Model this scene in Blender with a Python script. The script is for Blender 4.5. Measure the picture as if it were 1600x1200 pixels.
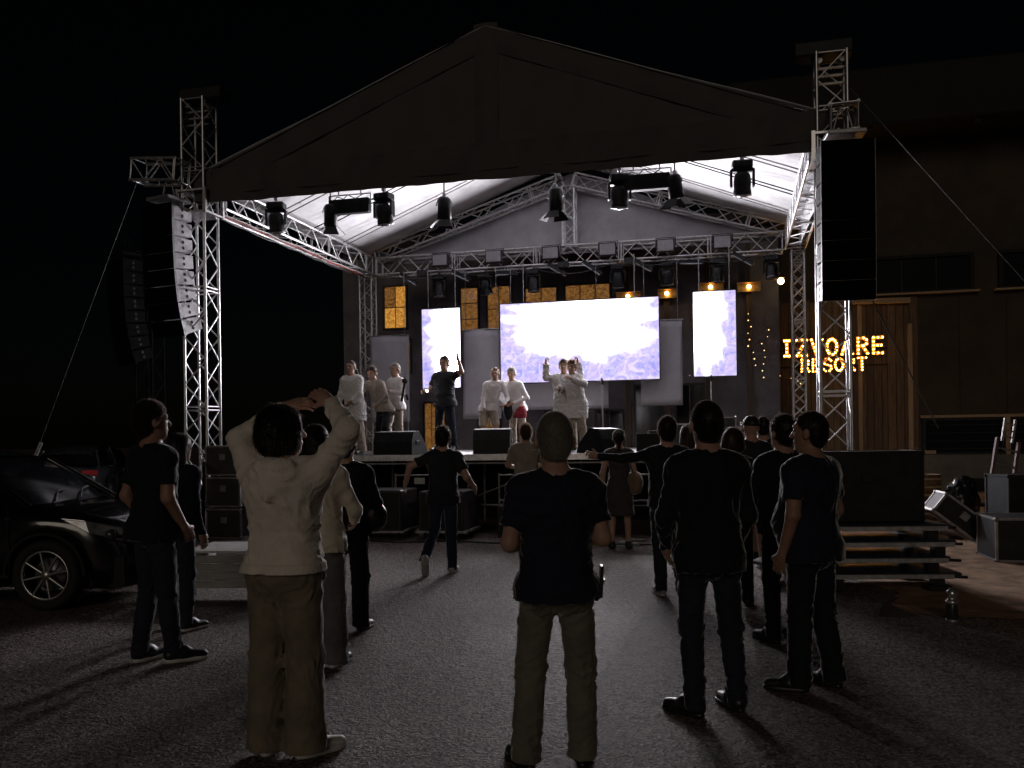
import bpy, math, random
import numpy as np
from mathutils import Vector, Matrix

random.seed(7)
R = math.radians
scene = bpy.context.scene
for o in list(bpy.data.objects):
    bpy.data.objects.remove(o)

# ------------------------------------------------------------------ camera
cam_data = bpy.data.cameras.new("camera")
cam = bpy.data.objects.new("camera", cam_data)
scene.collection.objects.link(cam)
cam.location = (0, 0, 1.55)
cam.rotation_euler = (Matrix.Rotation(R(90), 3, 'X') @ Matrix.Rotation(R(-0.8), 3, 'Z')).to_euler()
cam_data.sensor_width = 36.0
cam_data.lens = 31.5
cam_data.shift_y = 83 / 1600
cam_data.clip_start = 0.05
cam_data.clip_end = 600
scene.camera = cam

# ------------------------------------------------------------------ world, sun, exposure
SUN_EL, SUN_AZ = 16, 14          # dim warm glow of the car park behind the camera
world = bpy.data.worlds.new("World")
scene.world = world
world.use_nodes = True
wn = world.node_tree.nodes
wn.clear()
sky_n = wn.new('ShaderNodeTexSky')
sky_n.sky_type = 'NISHITA'
sky_n.sun_disc = False
sky_n.sun_elevation = R(SUN_EL)
sky_n.sun_rotation = R(180 + SUN_AZ)
bg = wn.new('ShaderNodeBackground')
bg.inputs['Strength'].default_value = 0.00018
wo = wn.new('ShaderNodeOutputWorld')
world.node_tree.links.new(sky_n.outputs[0], bg.inputs[0])
world.node_tree.links.new(bg.outputs[0], wo.inputs[0])

sun_d = bpy.data.lights.new("sun", 'SUN')
sun_d.energy = 0.2
sun_d.color = (1.0, 0.86, 0.72)
sun_d.angle = R(25)
sun = bpy.data.objects.new("sun", sun_d)
scene.collection.objects.link(sun)
_d = Vector((math.sin(R(SUN_AZ)) * math.cos(R(SUN_EL)), math.cos(R(SUN_AZ)) * math.cos(R(SUN_EL)), -math.sin(R(SUN_EL))))
sun.rotation_euler = _d.to_track_quat('-Z', 'Y').to_euler()
sun.location = (-3, -8, 6)

vs = scene.view_settings
scene.display_settings.display_device = 'sRGB'
vs.view_transform = 'Standard'
vs.look = 'None'
vs.exposure = 0
vs.gamma = 1
vs.use_curve_mapping = False
scene.cycles.use_denoising = True
scene.cycles.max_bounces = 6
scene.cycles.diffuse_bounces = 3
scene.cycles.glossy_bounces = 3
scene.cycles.transmission_bounces = 4
scene.cycles.transparent_max_bounces = 8
scene.cycles.sample_clamp_indirect = 4
scene.cycles.caustics_reflective = False
scene.cycles.caustics_refractive = False

# ------------------------------------------------------------------ materials
MATS = {}

def nodes_of(name):
    m = bpy.data.materials.new(name)
    m.use_nodes = True
    nt = m.node_tree
    return m, nt, nt.nodes['Principled BSDF']

def mat(name, col, rough=0.6, metal=0.0, var=0.25, scale=6.0, bump=0.0, bscale=60.0, spec=0.5, coat=0.0,
        stretch=None, sheen=0.0, col2=None, rvar=0.12):
    if name in MATS:
        return MATS[name]
    m, nt, b = nodes_of(name)
    N, L = nt.nodes, nt.links
    tc = N.new('ShaderNodeTexCoord')
    src = tc.outputs['Object']
    if stretch:
        mp = N.new('ShaderNodeMapping')
        mp.inputs['Scale'].default_value = stretch
        L.new(src, mp.inputs[0]); src = mp.outputs[0]
    nz = N.new('ShaderNodeTexNoise')
    nz.inputs['Scale'].default_value = scale
    nz.inputs['Detail'].default_value = 6
    nz.inputs['Roughness'].default_value = 0.65
    L.new(src, nz.inputs['Vector'])
    mx = N.new('ShaderNodeMix'); mx.data_type = 'RGBA'
    c2 = col2 if col2 else tuple(max(0, c * (1 - var)) for c in col)
    c1 = col if col2 else tuple(min(1, c * (1 + var * 0.6)) for c in col)
    mx.inputs['A'].default_value = (*c2, 1)
    mx.inputs['B'].default_value = (*c1, 1)
    rp = N.new('ShaderNodeMapRange')
    rp.inputs['From Min'].default_value = 0.35
    rp.inputs['From Max'].default_value = 0.65
    L.new(nz.outputs['Fac'], rp.inputs['Value'])
    L.new(rp.outputs[0], mx.inputs['Factor'])
    L.new(mx.outputs['Result'], b.inputs['Base Color'])
    rr = N.new('ShaderNodeMapRange')
    rr.inputs['To Min'].default_value = max(0.03, rough - rvar)
    rr.inputs['To Max'].default_value = min(1, rough + rvar)
    L.new(nz.outputs['Fac'], rr.inputs['Value'])
    L.new(rr.outputs[0], b.inputs['Roughness'])
    b.inputs['Metallic'].default_value = metal
    b.inputs['Specular IOR Level'].default_value = spec
    b.inputs['Coat Weight'].default_value = coat
    b.inputs['Coat Roughness'].default_value = 0.08
    if sheen:
        b.inputs['Sheen Weight'].default_value = sheen
        b.inputs['Sheen Roughness'].default_value = 0.2
    if bump:
        n2 = N.new('ShaderNodeTexNoise')
        n2.inputs['Scale'].default_value = bscale
        n2.inputs['Detail'].default_value = 4
        L.new(src, n2.inputs['Vector'])
        bp = N.new('ShaderNodeBump')
        bp.inputs['Strength'].default_value = bump
        bp.inputs['Distance'].default_value = 0.01
        L.new(n2.outputs['Fac'], bp.inputs['Height'])
        L.new(bp.outputs[0], b.inputs['Normal'])
    MATS[name] = m
    return m

def emit(name, col, strength):
    if name in MATS:
        return MATS[name]
    m, nt, b = nodes_of(name)
    b.inputs['Base Color'].default_value = (*[c * 0.5 for c in col], 1)
    b.inputs['Emission Color'].default_value = (*col, 1)
    b.inputs['Emission Strength'].default_value = strength
    MATS[name] = m
    return m

ALU = mat('aluminium', (0.66, 0.65, 0.66), 0.40, 0.92, 0.22, 14, 0.05, 90)
ALU_D = mat('worn aluminium', (0.28, 0.27, 0.27), 0.5, 0.85, 0.3, 10, 0.05, 90)
STEEL = mat('galvanised steel', (0.34, 0.34, 0.35), 0.45, 0.7, 0.3, 12)
BLACK = mat('black paint', (0.018, 0.018, 0.020), 0.55, 0, 0.4, 8, 0.08, 120, spec=.25)
BLACKP = mat('black plastic', (0.014, 0.014, 0.016), 0.45, 0, 0.4, 10, 0.06, 150, spec=.25)
RUBBER = mat('rubber', (0.012, 0.012, 0.012), 0.8, 0, 0.3, 20, 0.1, 100)
GRILLE = mat('speaker grille', (0.010, 0.010, 0.011), 0.6, 0.3, 0.4, 30, 0.4, 220)
GRILLEB = mat('matt black grille', (0.004, 0.004, 0.004), 0.9, 0.0, 0.4, 30, 0.3, 220, spec=.05)
CABGREY = mat('grey cabinet paint', (0.62, 0.61, 0.63), 0.55, 0, 0.2, 9, 0.1, 90)
GLASSD = mat('dark glass', (0.006, 0.007, 0.009), 0.12, 0, 0.2, 3, spec=0.35)
GLASSM = mat('unlit window glass', (0.005, 0.006, 0.008), 0.4, 0, 0.2, 3, spec=0.05)
CABLE = mat('cable', (0.02, 0.02, 0.022), 0.6)
WOODPLY = mat('birch ply black', (0.03, 0.026, 0.024), 0.55, 0, 0.4, 5, 0.1, 60)
WIRE = mat('steel wire', (0.12, 0.115, 0.11), 0.6, 0.4)

# ------------------------------------------------------------------ mesh helpers
def link(o):
    scene.collection.objects.link(o)
    return o

class MB:
    def __init__(self):
        self.v, self.f, self.sm = [], [], []

    def add(self, vs_, fs, smooth=False, M=None):
        n = len(self.v)
        for p in vs_:
            p = Vector(p)
            if M is not None:
                p = M @ p
            self.v.append(tuple(p))
        for f in fs:
            self.f.append([i + n for i in f])
            self.sm.append(smooth)
        return self

    def box(self, c, s, M=None, ch=0.0):
        x, y, z = s[0] / 2, s[1] / 2, s[2] / 2
        T = Matrix.Translation(c)
        if M is not None:
            T = M @ T
        if ch <= 0:
            vv = [(sx * x, sy * y, sz * z) for sx in (-1, 1) for sy in (-1, 1) for sz in (-1, 1)]
            ff = [(0, 1, 3, 2), (4, 6, 7, 5), (0, 4, 5, 1), (2, 3, 7, 6), (0, 2, 6, 4), (1, 5, 7, 3)]
            return self.add(vv, ff, False, T)
        ch = min(ch, x * .9, y * .9, z * .9)
        vv, ff, idx = [], [], {}
        for sx in (-1, 1):
            for sy in (-1, 1):
                for sz in (-1, 1):
                    for a in range(3):
                        p = [sx * (x - ch), sy * (y - ch), sz * (z - ch)]
                        p[a] += (sx, sy, sz)[a] * ch
                        idx[(sx, sy, sz, a)] = len(vv)
                        vv.append(p)
        for a in range(3):
            b, c2 = (a + 1) % 3, (a + 2) % 3
            for s_ in (-1, 1):
                q = []
                for (sb, sc) in ((-1, -1), (1, -1), (1, 1), (-1, 1)):
                    k = [0, 0, 0]; k[a] = s_; k[b] = sb; k[c2] = sc
                    q.append(idx[(*k, a)])
                ff.append(q if s_ > 0 else q[::-1])
            for sb in (-1, 1):
                for sc in (-1, 1):
                    k0 = [0, 0, 0]; k0[a] = -1; k0[b] = sb; k0[c2] = sc
                    k1 = list(k0); k1[a] = 1
                    q = [idx[(*k0, b)], idx[(*k1, b)], idx[(*k1, c2)], idx[(*k0, c2)]]
                    ff.append(q if sb * sc < 0 else q[::-1])
        for sx in (-1, 1):
            for sy in (-1, 1):
                for sz in (-1, 1):
                    q = [idx[(sx, sy, sz, a)] for a in range(3)]
                    ff.append(q if sx * sy * sz > 0 else q[::-1])
        return self.add(vv, ff, False, T)

    def tube(self, p0, p1, r, n=8, r2=None, cap=True):
        p0, p1 = Vector(p0), Vector(p1)
        d = p1 - p0
        if d.length < 1e-6:
            return self
        q = d.to_track_quat('Z', 'Y').to_matrix()
        r2 = r if r2 is None else r2
        vv, ff = [], []
        for k, (p, rr) in enumerate(((p0, r), (p1, r2))):
            for i in range(n):
                a = 2 * math.pi * i / n
                vv.append(p + q @ Vector((math.cos(a) * rr, math.sin(a) * rr, 0)))
        for i in range(n):
            j = (i + 1) % n
            ff.append((i, j, n + j, n + i))
        self.add(vv, ff, n > 4)
        if cap:
            self.add(vv[:n], [tuple(range(n))[::-1]])
            self.add(vv[n:], [tuple(range(n))])
        return self

    def path(self, pts, r, n=6):
        for a, b in zip(pts[:-1], pts[1:]):
            self.tube(a, b, r, n)
        return self

    def lathe(self, prof, n=20, M=None, smooth=True):
        vv, ff = [], []
        for (r, z) in prof:
            for i in range(n):
                a = 2 * math.pi * i / n
                vv.append((r * math.cos(a), r * math.sin(a), z))
        for k in range(len(prof) - 1):
            for i in range(n):
                j = (i + 1) % n
                ff.append((k * n + i, k * n + j, (k + 1) * n + j, (k + 1) * n + i))
        return self.add(vv, ff, smooth, M)

    def prism(self, poly, d0, d1, axis='Y', M=None):
        """poly in the plane across axis; extruded from d0 to d1"""
        def P(a, b, d):
            return {'Y': (a, d, b), 'X': (d, a, b), 'Z': (a, b, d)}[axis]
        n = len(poly)
        vv = [P(a, b, d0) for a, b in poly] + [P(a, b, d1) for a, b in poly]
        ff = [tuple(range(n)), tuple(range(n, 2 * n))[::-1]]
        ff += [(i, i + n, (i + 1) % n + n, (i + 1) % n) for i in range(n)]
        return self.add(vv, ff, False, M)

    def sphere(self, c, r, n=10, m=6, sc=(1, 1, 1)):
        vv, ff = [], []
        for k in range(m + 1):
            t = math.pi * k / m
            for i in range(n):
                a = 2 * math.pi * i / n
                vv.append((c[0] + r * sc[0] * math.sin(t) * math.cos(a), c[1] + r * sc[1] * math.sin(t) * math.sin(a), c[2] + r * sc[2] * math.cos(t)))
        for k in range(m):
            for i in range(n):
                j = (i + 1) % n
                ff.append((k * n + i, (k + 1) * n + i, (k + 1) * n + j, k * n + j))
        return self.add(vv, ff, True)

    def grid(self, fn, nu, nv, smooth=True):
        vv = [fn(i / nu, j / nv) for j in range(nv + 1) for i in range(nu + 1)]
        ff = [(j * (nu + 1) + i, j * (nu + 1) + i + 1, (j + 1) * (nu + 1) + i + 1, (j + 1) * (nu + 1) + i) for j in range(nv) for i in range(nu)]
        return self.add(vv, ff, smooth)

    def build(self, name, material, parent=None, loc=(0, 0, 0), rot=(0, 0, 0), recalc=True):
        me = bpy.data.meshes.new(name)
        me.from_pydata(self.v, [], self.f)
        me.polygons.foreach_set('use_smooth', self.sm)
        me.materials.append(material)
        if recalc:
            import bmesh
            bm = bmesh.new(); bm.from_mesh(me)
            bmesh.ops.recalc_face_normals(bm, faces=bm.faces)
            bm.to_mesh(me); bm.free()
        me.update()
        o = link(bpy.data.objects.new(name, me))
        o.parent = parent
        o.location = loc
        o.rotation_euler = rot
        return o

def tag(o, label, cat, group=None, kind=None):
    o['label'] = label
    o['category'] = cat
    if group:
        o['group'] = group
    if kind:
        o['kind'] = kind
    return o

def thing(name, label, cat, loc=(0, 0, 0), rz=0.0, group=None):
    o = link(bpy.data.objects.new(name, None))
    o.empty_display_size = 0.1
    o.location = loc
    o.rotation_euler = (0, 0, rz)
    return tag(o, label, cat, group)

def structure(o):
    o['kind'] = 'structure'
    return o

def dup(o, parent=None):
    c = link(o.copy())
    c.parent = parent
    for ch in list(o.children):
        dup(ch, c)
    return c

# stage frame: origin at the middle of the roof's front, x along the front, y to the back
SA = R(14)
SC, SS = math.cos(SA), math.sin(SA)
OX, OY = -0.305, 13.81

def st(x, y, z=0.0):
    return Vector((OX + x * SC + y * SS, OY - x * SS + y * SC, z))

# ------------------------------------------------------------------ ground
def asphalt():
    m, nt, b = nodes_of('asphalt')
    N, L = nt.nodes, nt.links
    tc = N.new('ShaderNodeTexCoord')
    big = N.new('ShaderNodeTexNoise'); big.inputs['Scale'].default_value = 0.55; big.inputs['Detail'].default_value = 5
    fine = N.new('ShaderNodeTexNoise'); fine.inputs['Scale'].default_value = 55; fine.inputs['Detail'].default_value = 3; fine.inputs['Roughness'].default_value = .7
    worm = N.new('ShaderNodeTexNoise'); worm.inputs['Scale'].default_value = 24; worm.inputs['Detail'].default_value = 2; worm.inputs['Distortion'].default_value = 1.2
    crk = N.new('ShaderNodeTexVoronoi'); crk.feature = 'DISTANCE_TO_EDGE'; crk.inputs['Scale'].default_value = 0.26
    wob = N.new('ShaderNodeTexNoise'); wob.inputs['Scale'].default_value = 2.2; wob.inputs['Detail'].default_value = 4
    add = N.new('ShaderNodeVectorMath'); add.operation = 'MULTIPLY_ADD'
    L.new(tc.outputs['Object'], wob.inputs['Vector'])
    L.new(wob.outputs['Color'], add.inputs[0]); add.inputs[1].default_value = (.9, .9, .9); L.new(tc.outputs['Object'], add.inputs[2])
    L.new(add.outputs[0], crk.inputs['Vector'])
    for n in (big, fine, worm):
        L.new(tc.outputs['Object'], n.inputs['Vector'])
    glint_chip = N.new('ShaderNodeTexVoronoi'); glint_chip.inputs['Scale'].default_value = 21  # pale aggregate specks that put sparkle into the ground colour
    L.new(tc.outputs['Object'], glint_chip.inputs['Vector'])
    chr_ = N.new('ShaderNodeMapRange'); chr_.inputs['From Min'].default_value = .16; chr_.inputs['From Max'].default_value = .10
    L.new(glint_chip.outputs['Distance'], chr_.inputs['Value'])
    cr = N.new('ShaderNodeMapRange'); cr.inputs['From Min'].default_value = 0.0; cr.inputs['From Max'].default_value = 0.004
    L.new(crk.outputs['Distance'], cr.inputs['Value'])
    ramp = N.new('ShaderNodeValToRGB')
    ramp.color_ramp.elements[0].position = .38; ramp.color_ramp.elements[0].color = (.052, .040, .034, 1)
    ramp.color_ramp.elements[1].position = .66; ramp.color_ramp.elements[1].color = (.46, .36, .315, 1)
    L.new(fine.outputs['Fac'], ramp.inputs[0])
    m1 = N.new('ShaderNodeMix'); m1.data_type = 'RGBA'; m1.blend_type = 'MULTIPLY'; m1.inputs['Factor'].default_value = .55
    rb = N.new('ShaderNodeValToRGB')
    rb.color_ramp.elements[0].position = .35; rb.color_ramp.elements[0].color = (.42, .38, .37, 1)
    rb.color_ramp.elements[1].position = .65; rb.color_ramp.elements[1].color = (1, 1, 1, 1)
    L.new(big.outputs['Fac'], rb.inputs[0])
    L.new(ramp.outputs[0], m1.inputs['A']); L.new(rb.outputs[0], m1.inputs['B'])
    pit = N.new('ShaderNodeMapRange'); pit.inputs['From Min'].default_value = .38; pit.inputs['From Max'].default_value = .60; pit.inputs['To Min'].default_value = .28; pit.inputs['To Max'].default_value = 1.25
    L.new(worm.outputs['Fac'], pit.inputs['Value'])
    mp_ = N.new('ShaderNodeVectorMath'); mp_.operation = 'SCALE'
    L.new(m1.outputs['Result'], mp_.inputs[0]); L.new(pit.outputs[0], mp_.inputs['Scale'])
    m2 = N.new('ShaderNodeMix'); m2.data_type = 'RGBA'
    m2.inputs['A'].default_value = (.035, .031, .030, 1)
    L.new(cr.outputs[0], m2.inputs['Factor']); L.new(mp_.outputs[0], m2.inputs['B'])
    m3 = N.new('ShaderNodeMix'); m3.data_type = 'RGBA'
    cs_ = N.new('ShaderNodeSeparateColor'); L.new(glint_chip.outputs['Color'], cs_.inputs[0])
    cg = N.new('ShaderNodeMath'); cg.operation = 'GREATER_THAN'; cg.inputs[1].default_value = .80; L.new(cs_.outputs[0], cg.inputs[0])
    cm = N.new('ShaderNodeMath'); cm.operation = 'MULTIPLY'; L.new(cg.outputs[0], cm.inputs[0]); L.new(chr_.outputs[0], cm.inputs[1])
    m3.inputs['B'].default_value = (.42, .38, .34, 1)
    L.new(cm.outputs[0], m3.inputs['Factor']); L.new(m2.outputs['Result'], m3.inputs['A'])
    L.new(m3.outputs['Result'], b.inputs['Base Color'])
    b.inputs['Roughness'].default_value = .72
    b.inputs['Specular IOR Level'].default_value = .35
    # bump
    s1 = N.new('ShaderNodeMath'); s1.operation = 'MULTIPLY_ADD'; s1.inputs[1].default_value = 1.0
    L.new(worm.outputs['Fac'], s1.inputs[0])
    s2 = N.new('ShaderNodeMath'); s2.operation = 'MULTIPLY'; s2.inputs[1].default_value = .55
    L.new(fine.outputs['Fac'], s2.inputs[0]); L.new(s2.outputs[0], s1.inputs[2])
    s4 = N.new('ShaderNodeMath'); s4.operation = 'MULTIPLY_ADD'; s4.inputs[1].default_value = .25
    L.new(cr.outputs[0], s4.inputs[0]); L.new(s1.outputs[0], s4.inputs[2])
    bp = N.new('ShaderNodeBump'); bp.inputs['Strength'].default_value = 1.0; bp.inputs['Distance'].default_value = .034
    L.new(s4.outputs[0], bp.inputs['Height']); L.new(bp.outputs[0], b.inputs['Normal'])
    return m

gm = MB().grid(lambda u, v: (-150 + 300 * u, -40 + 300 * v, 0), 4, 4, False)
structure(gm.build('ground', asphalt()))

LIT_DIRT = mat('packed earth', (.50, .30, .17), .85, 0, .45, 3.5, .6, 22, col2=(.18, .105, .06))  # brown earth, its colour brightened and warmed for lamp light falling there
edge = [(3.55, 9.6), (3.7, 8.7), (3.55, 8.3), (3.2, 7.72), (3.6, 7.46), (4.1, 7.34), (4.9, 7.28), (6.2, 7.3), (8, 7.2), (12, 7.2), (14, 12), (14, 24), (7.5, 22), (5.0, 14), (4.0, 11)]
pts = []
for i, (a, b) in enumerate(edge):
    c, d = edge[(i + 1) % len(edge)]
    for k in range(8):
        t = k / 8
        pts.append((a + (c - a) * t + random.uniform(-.035, .035), b + (d - b) * t + random.uniform(-.03, .03)))
dm = MB(); dm.add([(x, y, .006) for x, y in pts], [tuple(range(len(pts)))])
structure(dm.build('dirt_patch', LIT_DIRT, recalc=False))

# ------------------------------------------------------------------ truss builder
def truss(name, label, p0, p1, w=.4, cat='truss', seg=None, m=ALU, r=.025, group=None, zig='zig', turn=0.0):
    p0, p1 = Vector(p0), Vector(p1)
    d = p1 - p0
    ln = d.length
    z = d.normalized()
    ref = Vector((SC, -SS, 0)) if abs(z.z) > .6 else Vector((0, 0, 1))
    x = (ref - z * ref.dot(z)).normalized()
    y = z.cross(x)
    M = Matrix((x, y, z)).transposed().to_4x4() @ Matrix.Rotation(turn, 4, 'Z')
    root = link(bpy.data.objects.new(name, None))
    root.empty_display_size = .1
    root.matrix_world = Matrix.Translation(p0) @ M
    tag(root, label, cat, group)
    h = w / 2
    seg = seg or w * 1.0
    n = max(2, round(ln / seg))
    cs = [(-h, -h), (h, -h), (h, h), (-h, h)]
    for cx, cy in cs:
        MB().tube((cx, cy, 0), (cx, cy, ln), r, 10).build('chord', m, root)
    for k in range(4):
        a, b = cs[k], cs[(k + 1) % 4]
        mb = MB()
        for i in range(n):
            z0, z1 = ln * i / n, ln * (i + 1) / n
            if zig == 'cross':
                mb.tube((*a, z0), (*b, z1), r * .45, 5); mb.tube((*b, z0), (*a, z1), r * .45, 5)
            else:
                s, e = (a, b) if i % 2 == 0 else (b, a)
                mb.tube((*s, z0), (*e, z1), r * .5, 6)
            if i % 5 == 0:
                mb.tube((*a, z0 + .03), (*b, z0 + .03), r * .5, 6)
                mb.tube((*a, z0 - .03 if i else .0), (*b, z0 - .03 if i else .0), r * .5, 6)
        mb.tube((*a, ln - .02), (*b, ln - .02), r * .5, 6)
        mb.build('lacing', m, root)
    return root

EAVE = 5.5
RX = 5.0
DEP = 7.0

# towers
for (x, y, top, lab, w, zg) in ((-5.02, 0, 7.25, 'tall aluminium truss tower at the front left corner of the stage', .4, 'zig'),
                              (5.0, 0, 6.85, 'tall aluminium truss tower at the front right corner, beside the lit sign', .4, 'zig'),
                              (-5.0, DEP, 5.5, 'slim truss column at the rear left corner of the stage', .3, 'zig'),
                              (5.0, DEP, 5.5, 'slim cross braced truss column at the rear right corner of the stage', .26, 'cross')):
    t = truss('truss_tower', lab, st(x, y, .12), st(x, y, top), w, 'truss tower', m=ALU, group='stage truss towers', zig=zg)
    MB().box((0, 0, -.06), (w + .25, w + .25, .115), ch=.01).build('base_plate', STEEL, t)
    if y == 0:
        hb = MB()
        hb.box((.12 if x < 0 else -.1, 0, top - .05), (.78, .34, .2), ch=.02)
        hb.build('head_block', BLACK, t)
        pb = MB()
        for kx in (-.16, .16):
            MB().tube((kx, -.1, top - .20), (kx, .1, top - .20), .05, 14).build('pulley', STEEL, t)
        sb = MB()
        for zz in (-.03, .03):
            sb.box((0, 0, EAVE + zz * 6 - .1), (w + .16, w + .16, .03))
        for sx in (-1, 1):
            for sy in (-1, 1):
                sb.box((sx * (w / 2 + .06), sy * (w / 2 + .06), EAVE - .1), (.05, .05, .42))
        sb.build('sleeve_block', ALU, t)
        rails = MB()
        for k in range(3):
            rails.box((0, -.02, top - .3 - .11 * k), (w + .04, .03, .03))
        rails.build('head_rung', ALU_D, t)

# beams
zc = EAVE + .2
truss('truss_beam', 'brightly lit roof truss running along the left side of the stage', st(-4.93, .3, zc), st(-4.93, DEP - .3, zc), .4, 'truss', group='roof trusses')
truss('truss_beam', 'roof truss along the right side, next to the black line array', st(4.93, .3, zc), st(4.93, DEP - .3, zc), .4, 'truss', group='roof trusses')
truss('truss_beam', 'horizontal truss across the back of the stage holding the flood lights', st(-4.7, DEP, zc), st(4.7, DEP, zc), .4, 'truss', group='roof trusses')
truss('truss_beam', 'front roof truss hidden in the canvas valance above the stage front', st(-4.7, 0.15, zc + .1), st(4.7, 0.15, zc + .1), .3, 'truss', group='roof trusses')
truss('truss_beam', 'sloping rear gable truss rising from the left to the roof peak', st(-4.75, DEP, 5.98), st(-.12, DEP, 7.42), .3, 'truss', group='roof trusses', seg=.42)
truss('truss_beam', 'sloping rear gable truss falling from the roof peak to the right', st(.12, DEP, 7.42), st(4.75, DEP, 5.98), .3, 'truss', group='roof trusses', seg=.42)
truss('truss_beam', 'short upright truss under the rear peak of the roof', st(0, DEP, 5.93), st(0, DEP, 7.3), .27, 'truss', group='roof trusses')
# outrigger that carries the left array
truss('truss_beam', 'short outrigger truss sticking out left of the front left tower', st(-5.18, -.25, 6.02), st(-6.1, -.15, 6.12), .36, 'truss', group='array outriggers')
truss('truss_beam', 'short outrigger truss on top of the black right line array', st(5.1, -.72, 5.75), st(5.16, .2, 5.95), .34, 'truss', group='array outriggers')

# ------------------------------------------------------------------ roof canopy
def canvas(name, col, trans=0.0, col2=None):
    m = mat(name, col, .75, 0, .18, 2.2, .25, 9, col2=col2, rvar=.05)
    if trans:
        nt = m.node_tree
        b = nt.nodes['Principled BSDF']
        out = nt.nodes['Material Output']
        tr = nt.nodes.new('ShaderNodeBsdfTranslucent'); tr.inputs[0].default_value = (*col, 1)
        ms = nt.nodes.new('ShaderNodeMixShader'); ms.inputs[0].default_value = trans
        nt.links.new(b.outputs[0], ms.inputs[1]); nt.links.new(tr.outputs[0], ms.inputs[2]); nt.links.new(ms.outputs[0], out.inputs[0])
    return m

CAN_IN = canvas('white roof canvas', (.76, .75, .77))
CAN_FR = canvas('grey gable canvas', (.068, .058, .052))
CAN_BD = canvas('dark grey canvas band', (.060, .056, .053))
CAN_RE = canvas('pale grey rear canvas', (.33, .32, .34))  # roof canvas greyed in colour for the shade behind the screens
roof = thing('stage_roof', 'large gabled canvas stage roof with dark triangular front', 'stage roof', st(0, 0, EAVE), -SA)

def slope_fn(sgn):
    def fn(u, v):
        # u ridge->eave, v front->rear
        x = 5.02 * u
        y = -.1 + (DEP + .15) * v
        bay = math.sin(v * math.pi * 5)
        z = 7.86 - (7.86 - 6.03) * (x / 4.95) - EAVE
        z += -.05 * math.sin(u * math.pi) * abs(bay) + .012 * math.sin(9 * u + 14 * v) * math.sin(5 * v + 3 * u)
        return (sgn * x, y, z)
    return fn
for sgn in (-1, 1):
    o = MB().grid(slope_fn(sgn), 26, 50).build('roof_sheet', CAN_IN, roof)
    sm = o.modifiers.new('thick', 'SOLIDIFY'); sm.thickness = .004; sm.offset = 0

def rp(x, off=0.0):
    return 7.9 - (7.9 - 6.05) * abs(x) / 4.75 - EAVE + off
# front gable: inner panels, rafter bands, centre band, valance
def panel(sgn):
    def fn(u, v):
        x = .05 + (4.62 - .05) * u
        top = rp(x, -.2); bot = .50
        if top < bot:
            top = bot
        z = bot + (top - bot) * v
        return (sgn * x, -.055 + .014 * math.sin(x * 5 + z * 7) * math.sin(v * 3.1) + .008 * math.sin(x * 11 - z * 5) * math.sin(v * 3.1), z)
    return fn
for sgn in (-1, 1):
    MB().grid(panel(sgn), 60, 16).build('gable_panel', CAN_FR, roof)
    def band(u, v, s=sgn):
        x = 4.86 * u
        t = rp(x) + .004 * math.sin(x * 9)
        lo = rp(x, -.40)
        return (s * x, -.078 - .022 * math.sin(v * math.pi) + .008 * math.sin(x * 6 + v * 5), lo + (t - lo) * v)
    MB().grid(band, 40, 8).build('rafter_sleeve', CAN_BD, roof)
    # the sleeve wraps back over the roof edge
    def over(u, v, s=sgn):
        x = 4.88 * u
        return (s * x, -.11 + .35 * v, rp(x) - .03)
    MB().grid(over, 40, 3).build('roof_edge_flap', CAN_BD, roof)
MB().grid(lambda u, v: (-.19 + .38 * u, -.074 - .028 * math.sin(u * math.pi) + .006 * math.sin(v * 20), .5 + 1.9 * v), 8, 20).build('centre_sleeve', CAN_BD, roof)

def val(u, v):
    x = -5.0 + 10.0 * u
    z = .56 - (.57 + .006 * math.sin(x * 3.1) + .003 * math.sin(x * 11)) * v
    ripple = .022 * math.sin(x * 4.3 + 1.5 * math.sin(x * 1.7)) * v + .012 * math.sin(x * 13 + v * 3)
    return (x, -.13 - .03 * math.sin(v * math.pi) + ripple, z)
MB().grid(val, 160, 8).build('valance', CAN_BD, roof)
def hemf(u, v):
    x = -5.0 + 10.0 * u
    return (x, -.155 - .012 * math.sin(v * math.pi), .12 + .05 * v + .01 * math.sin(x * 3))
MB().grid(hemf, 80, 3).build('valance_seam', CAN_FR, roof)
for sgn in (-1, 1):
    def side(u, v, s=sgn):
        y = -.1 + (DEP + .1) * u
        zz = .54 - (.58 if s > 0 else .2) * v
        if s > 0:
            zz -= .06 * math.sin(u * 16) * v
        return (s * (5.02 + .03 * math.sin(y * 3) * v), y, zz)
    MB().grid(side, 40, 4).build('side_valance', CAN_IN if sgn > 0 else CAN_BD, roof)
MB().prism([(-5.02, .02), (-5.02, .5), (-4.86, rp(4.86)), (-4.7, .5), (-4.7, .02)], -.16, .02, 'Y').build('corner_flap', CAN_BD, roof)
MB().prism([(5.02, .02), (5.02, .5), (4.86, rp(4.86)), (4.7, .5), (4.7, .02)], -.16, .02, 'Y').build('corner_flap', CAN_BD, roof)
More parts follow.
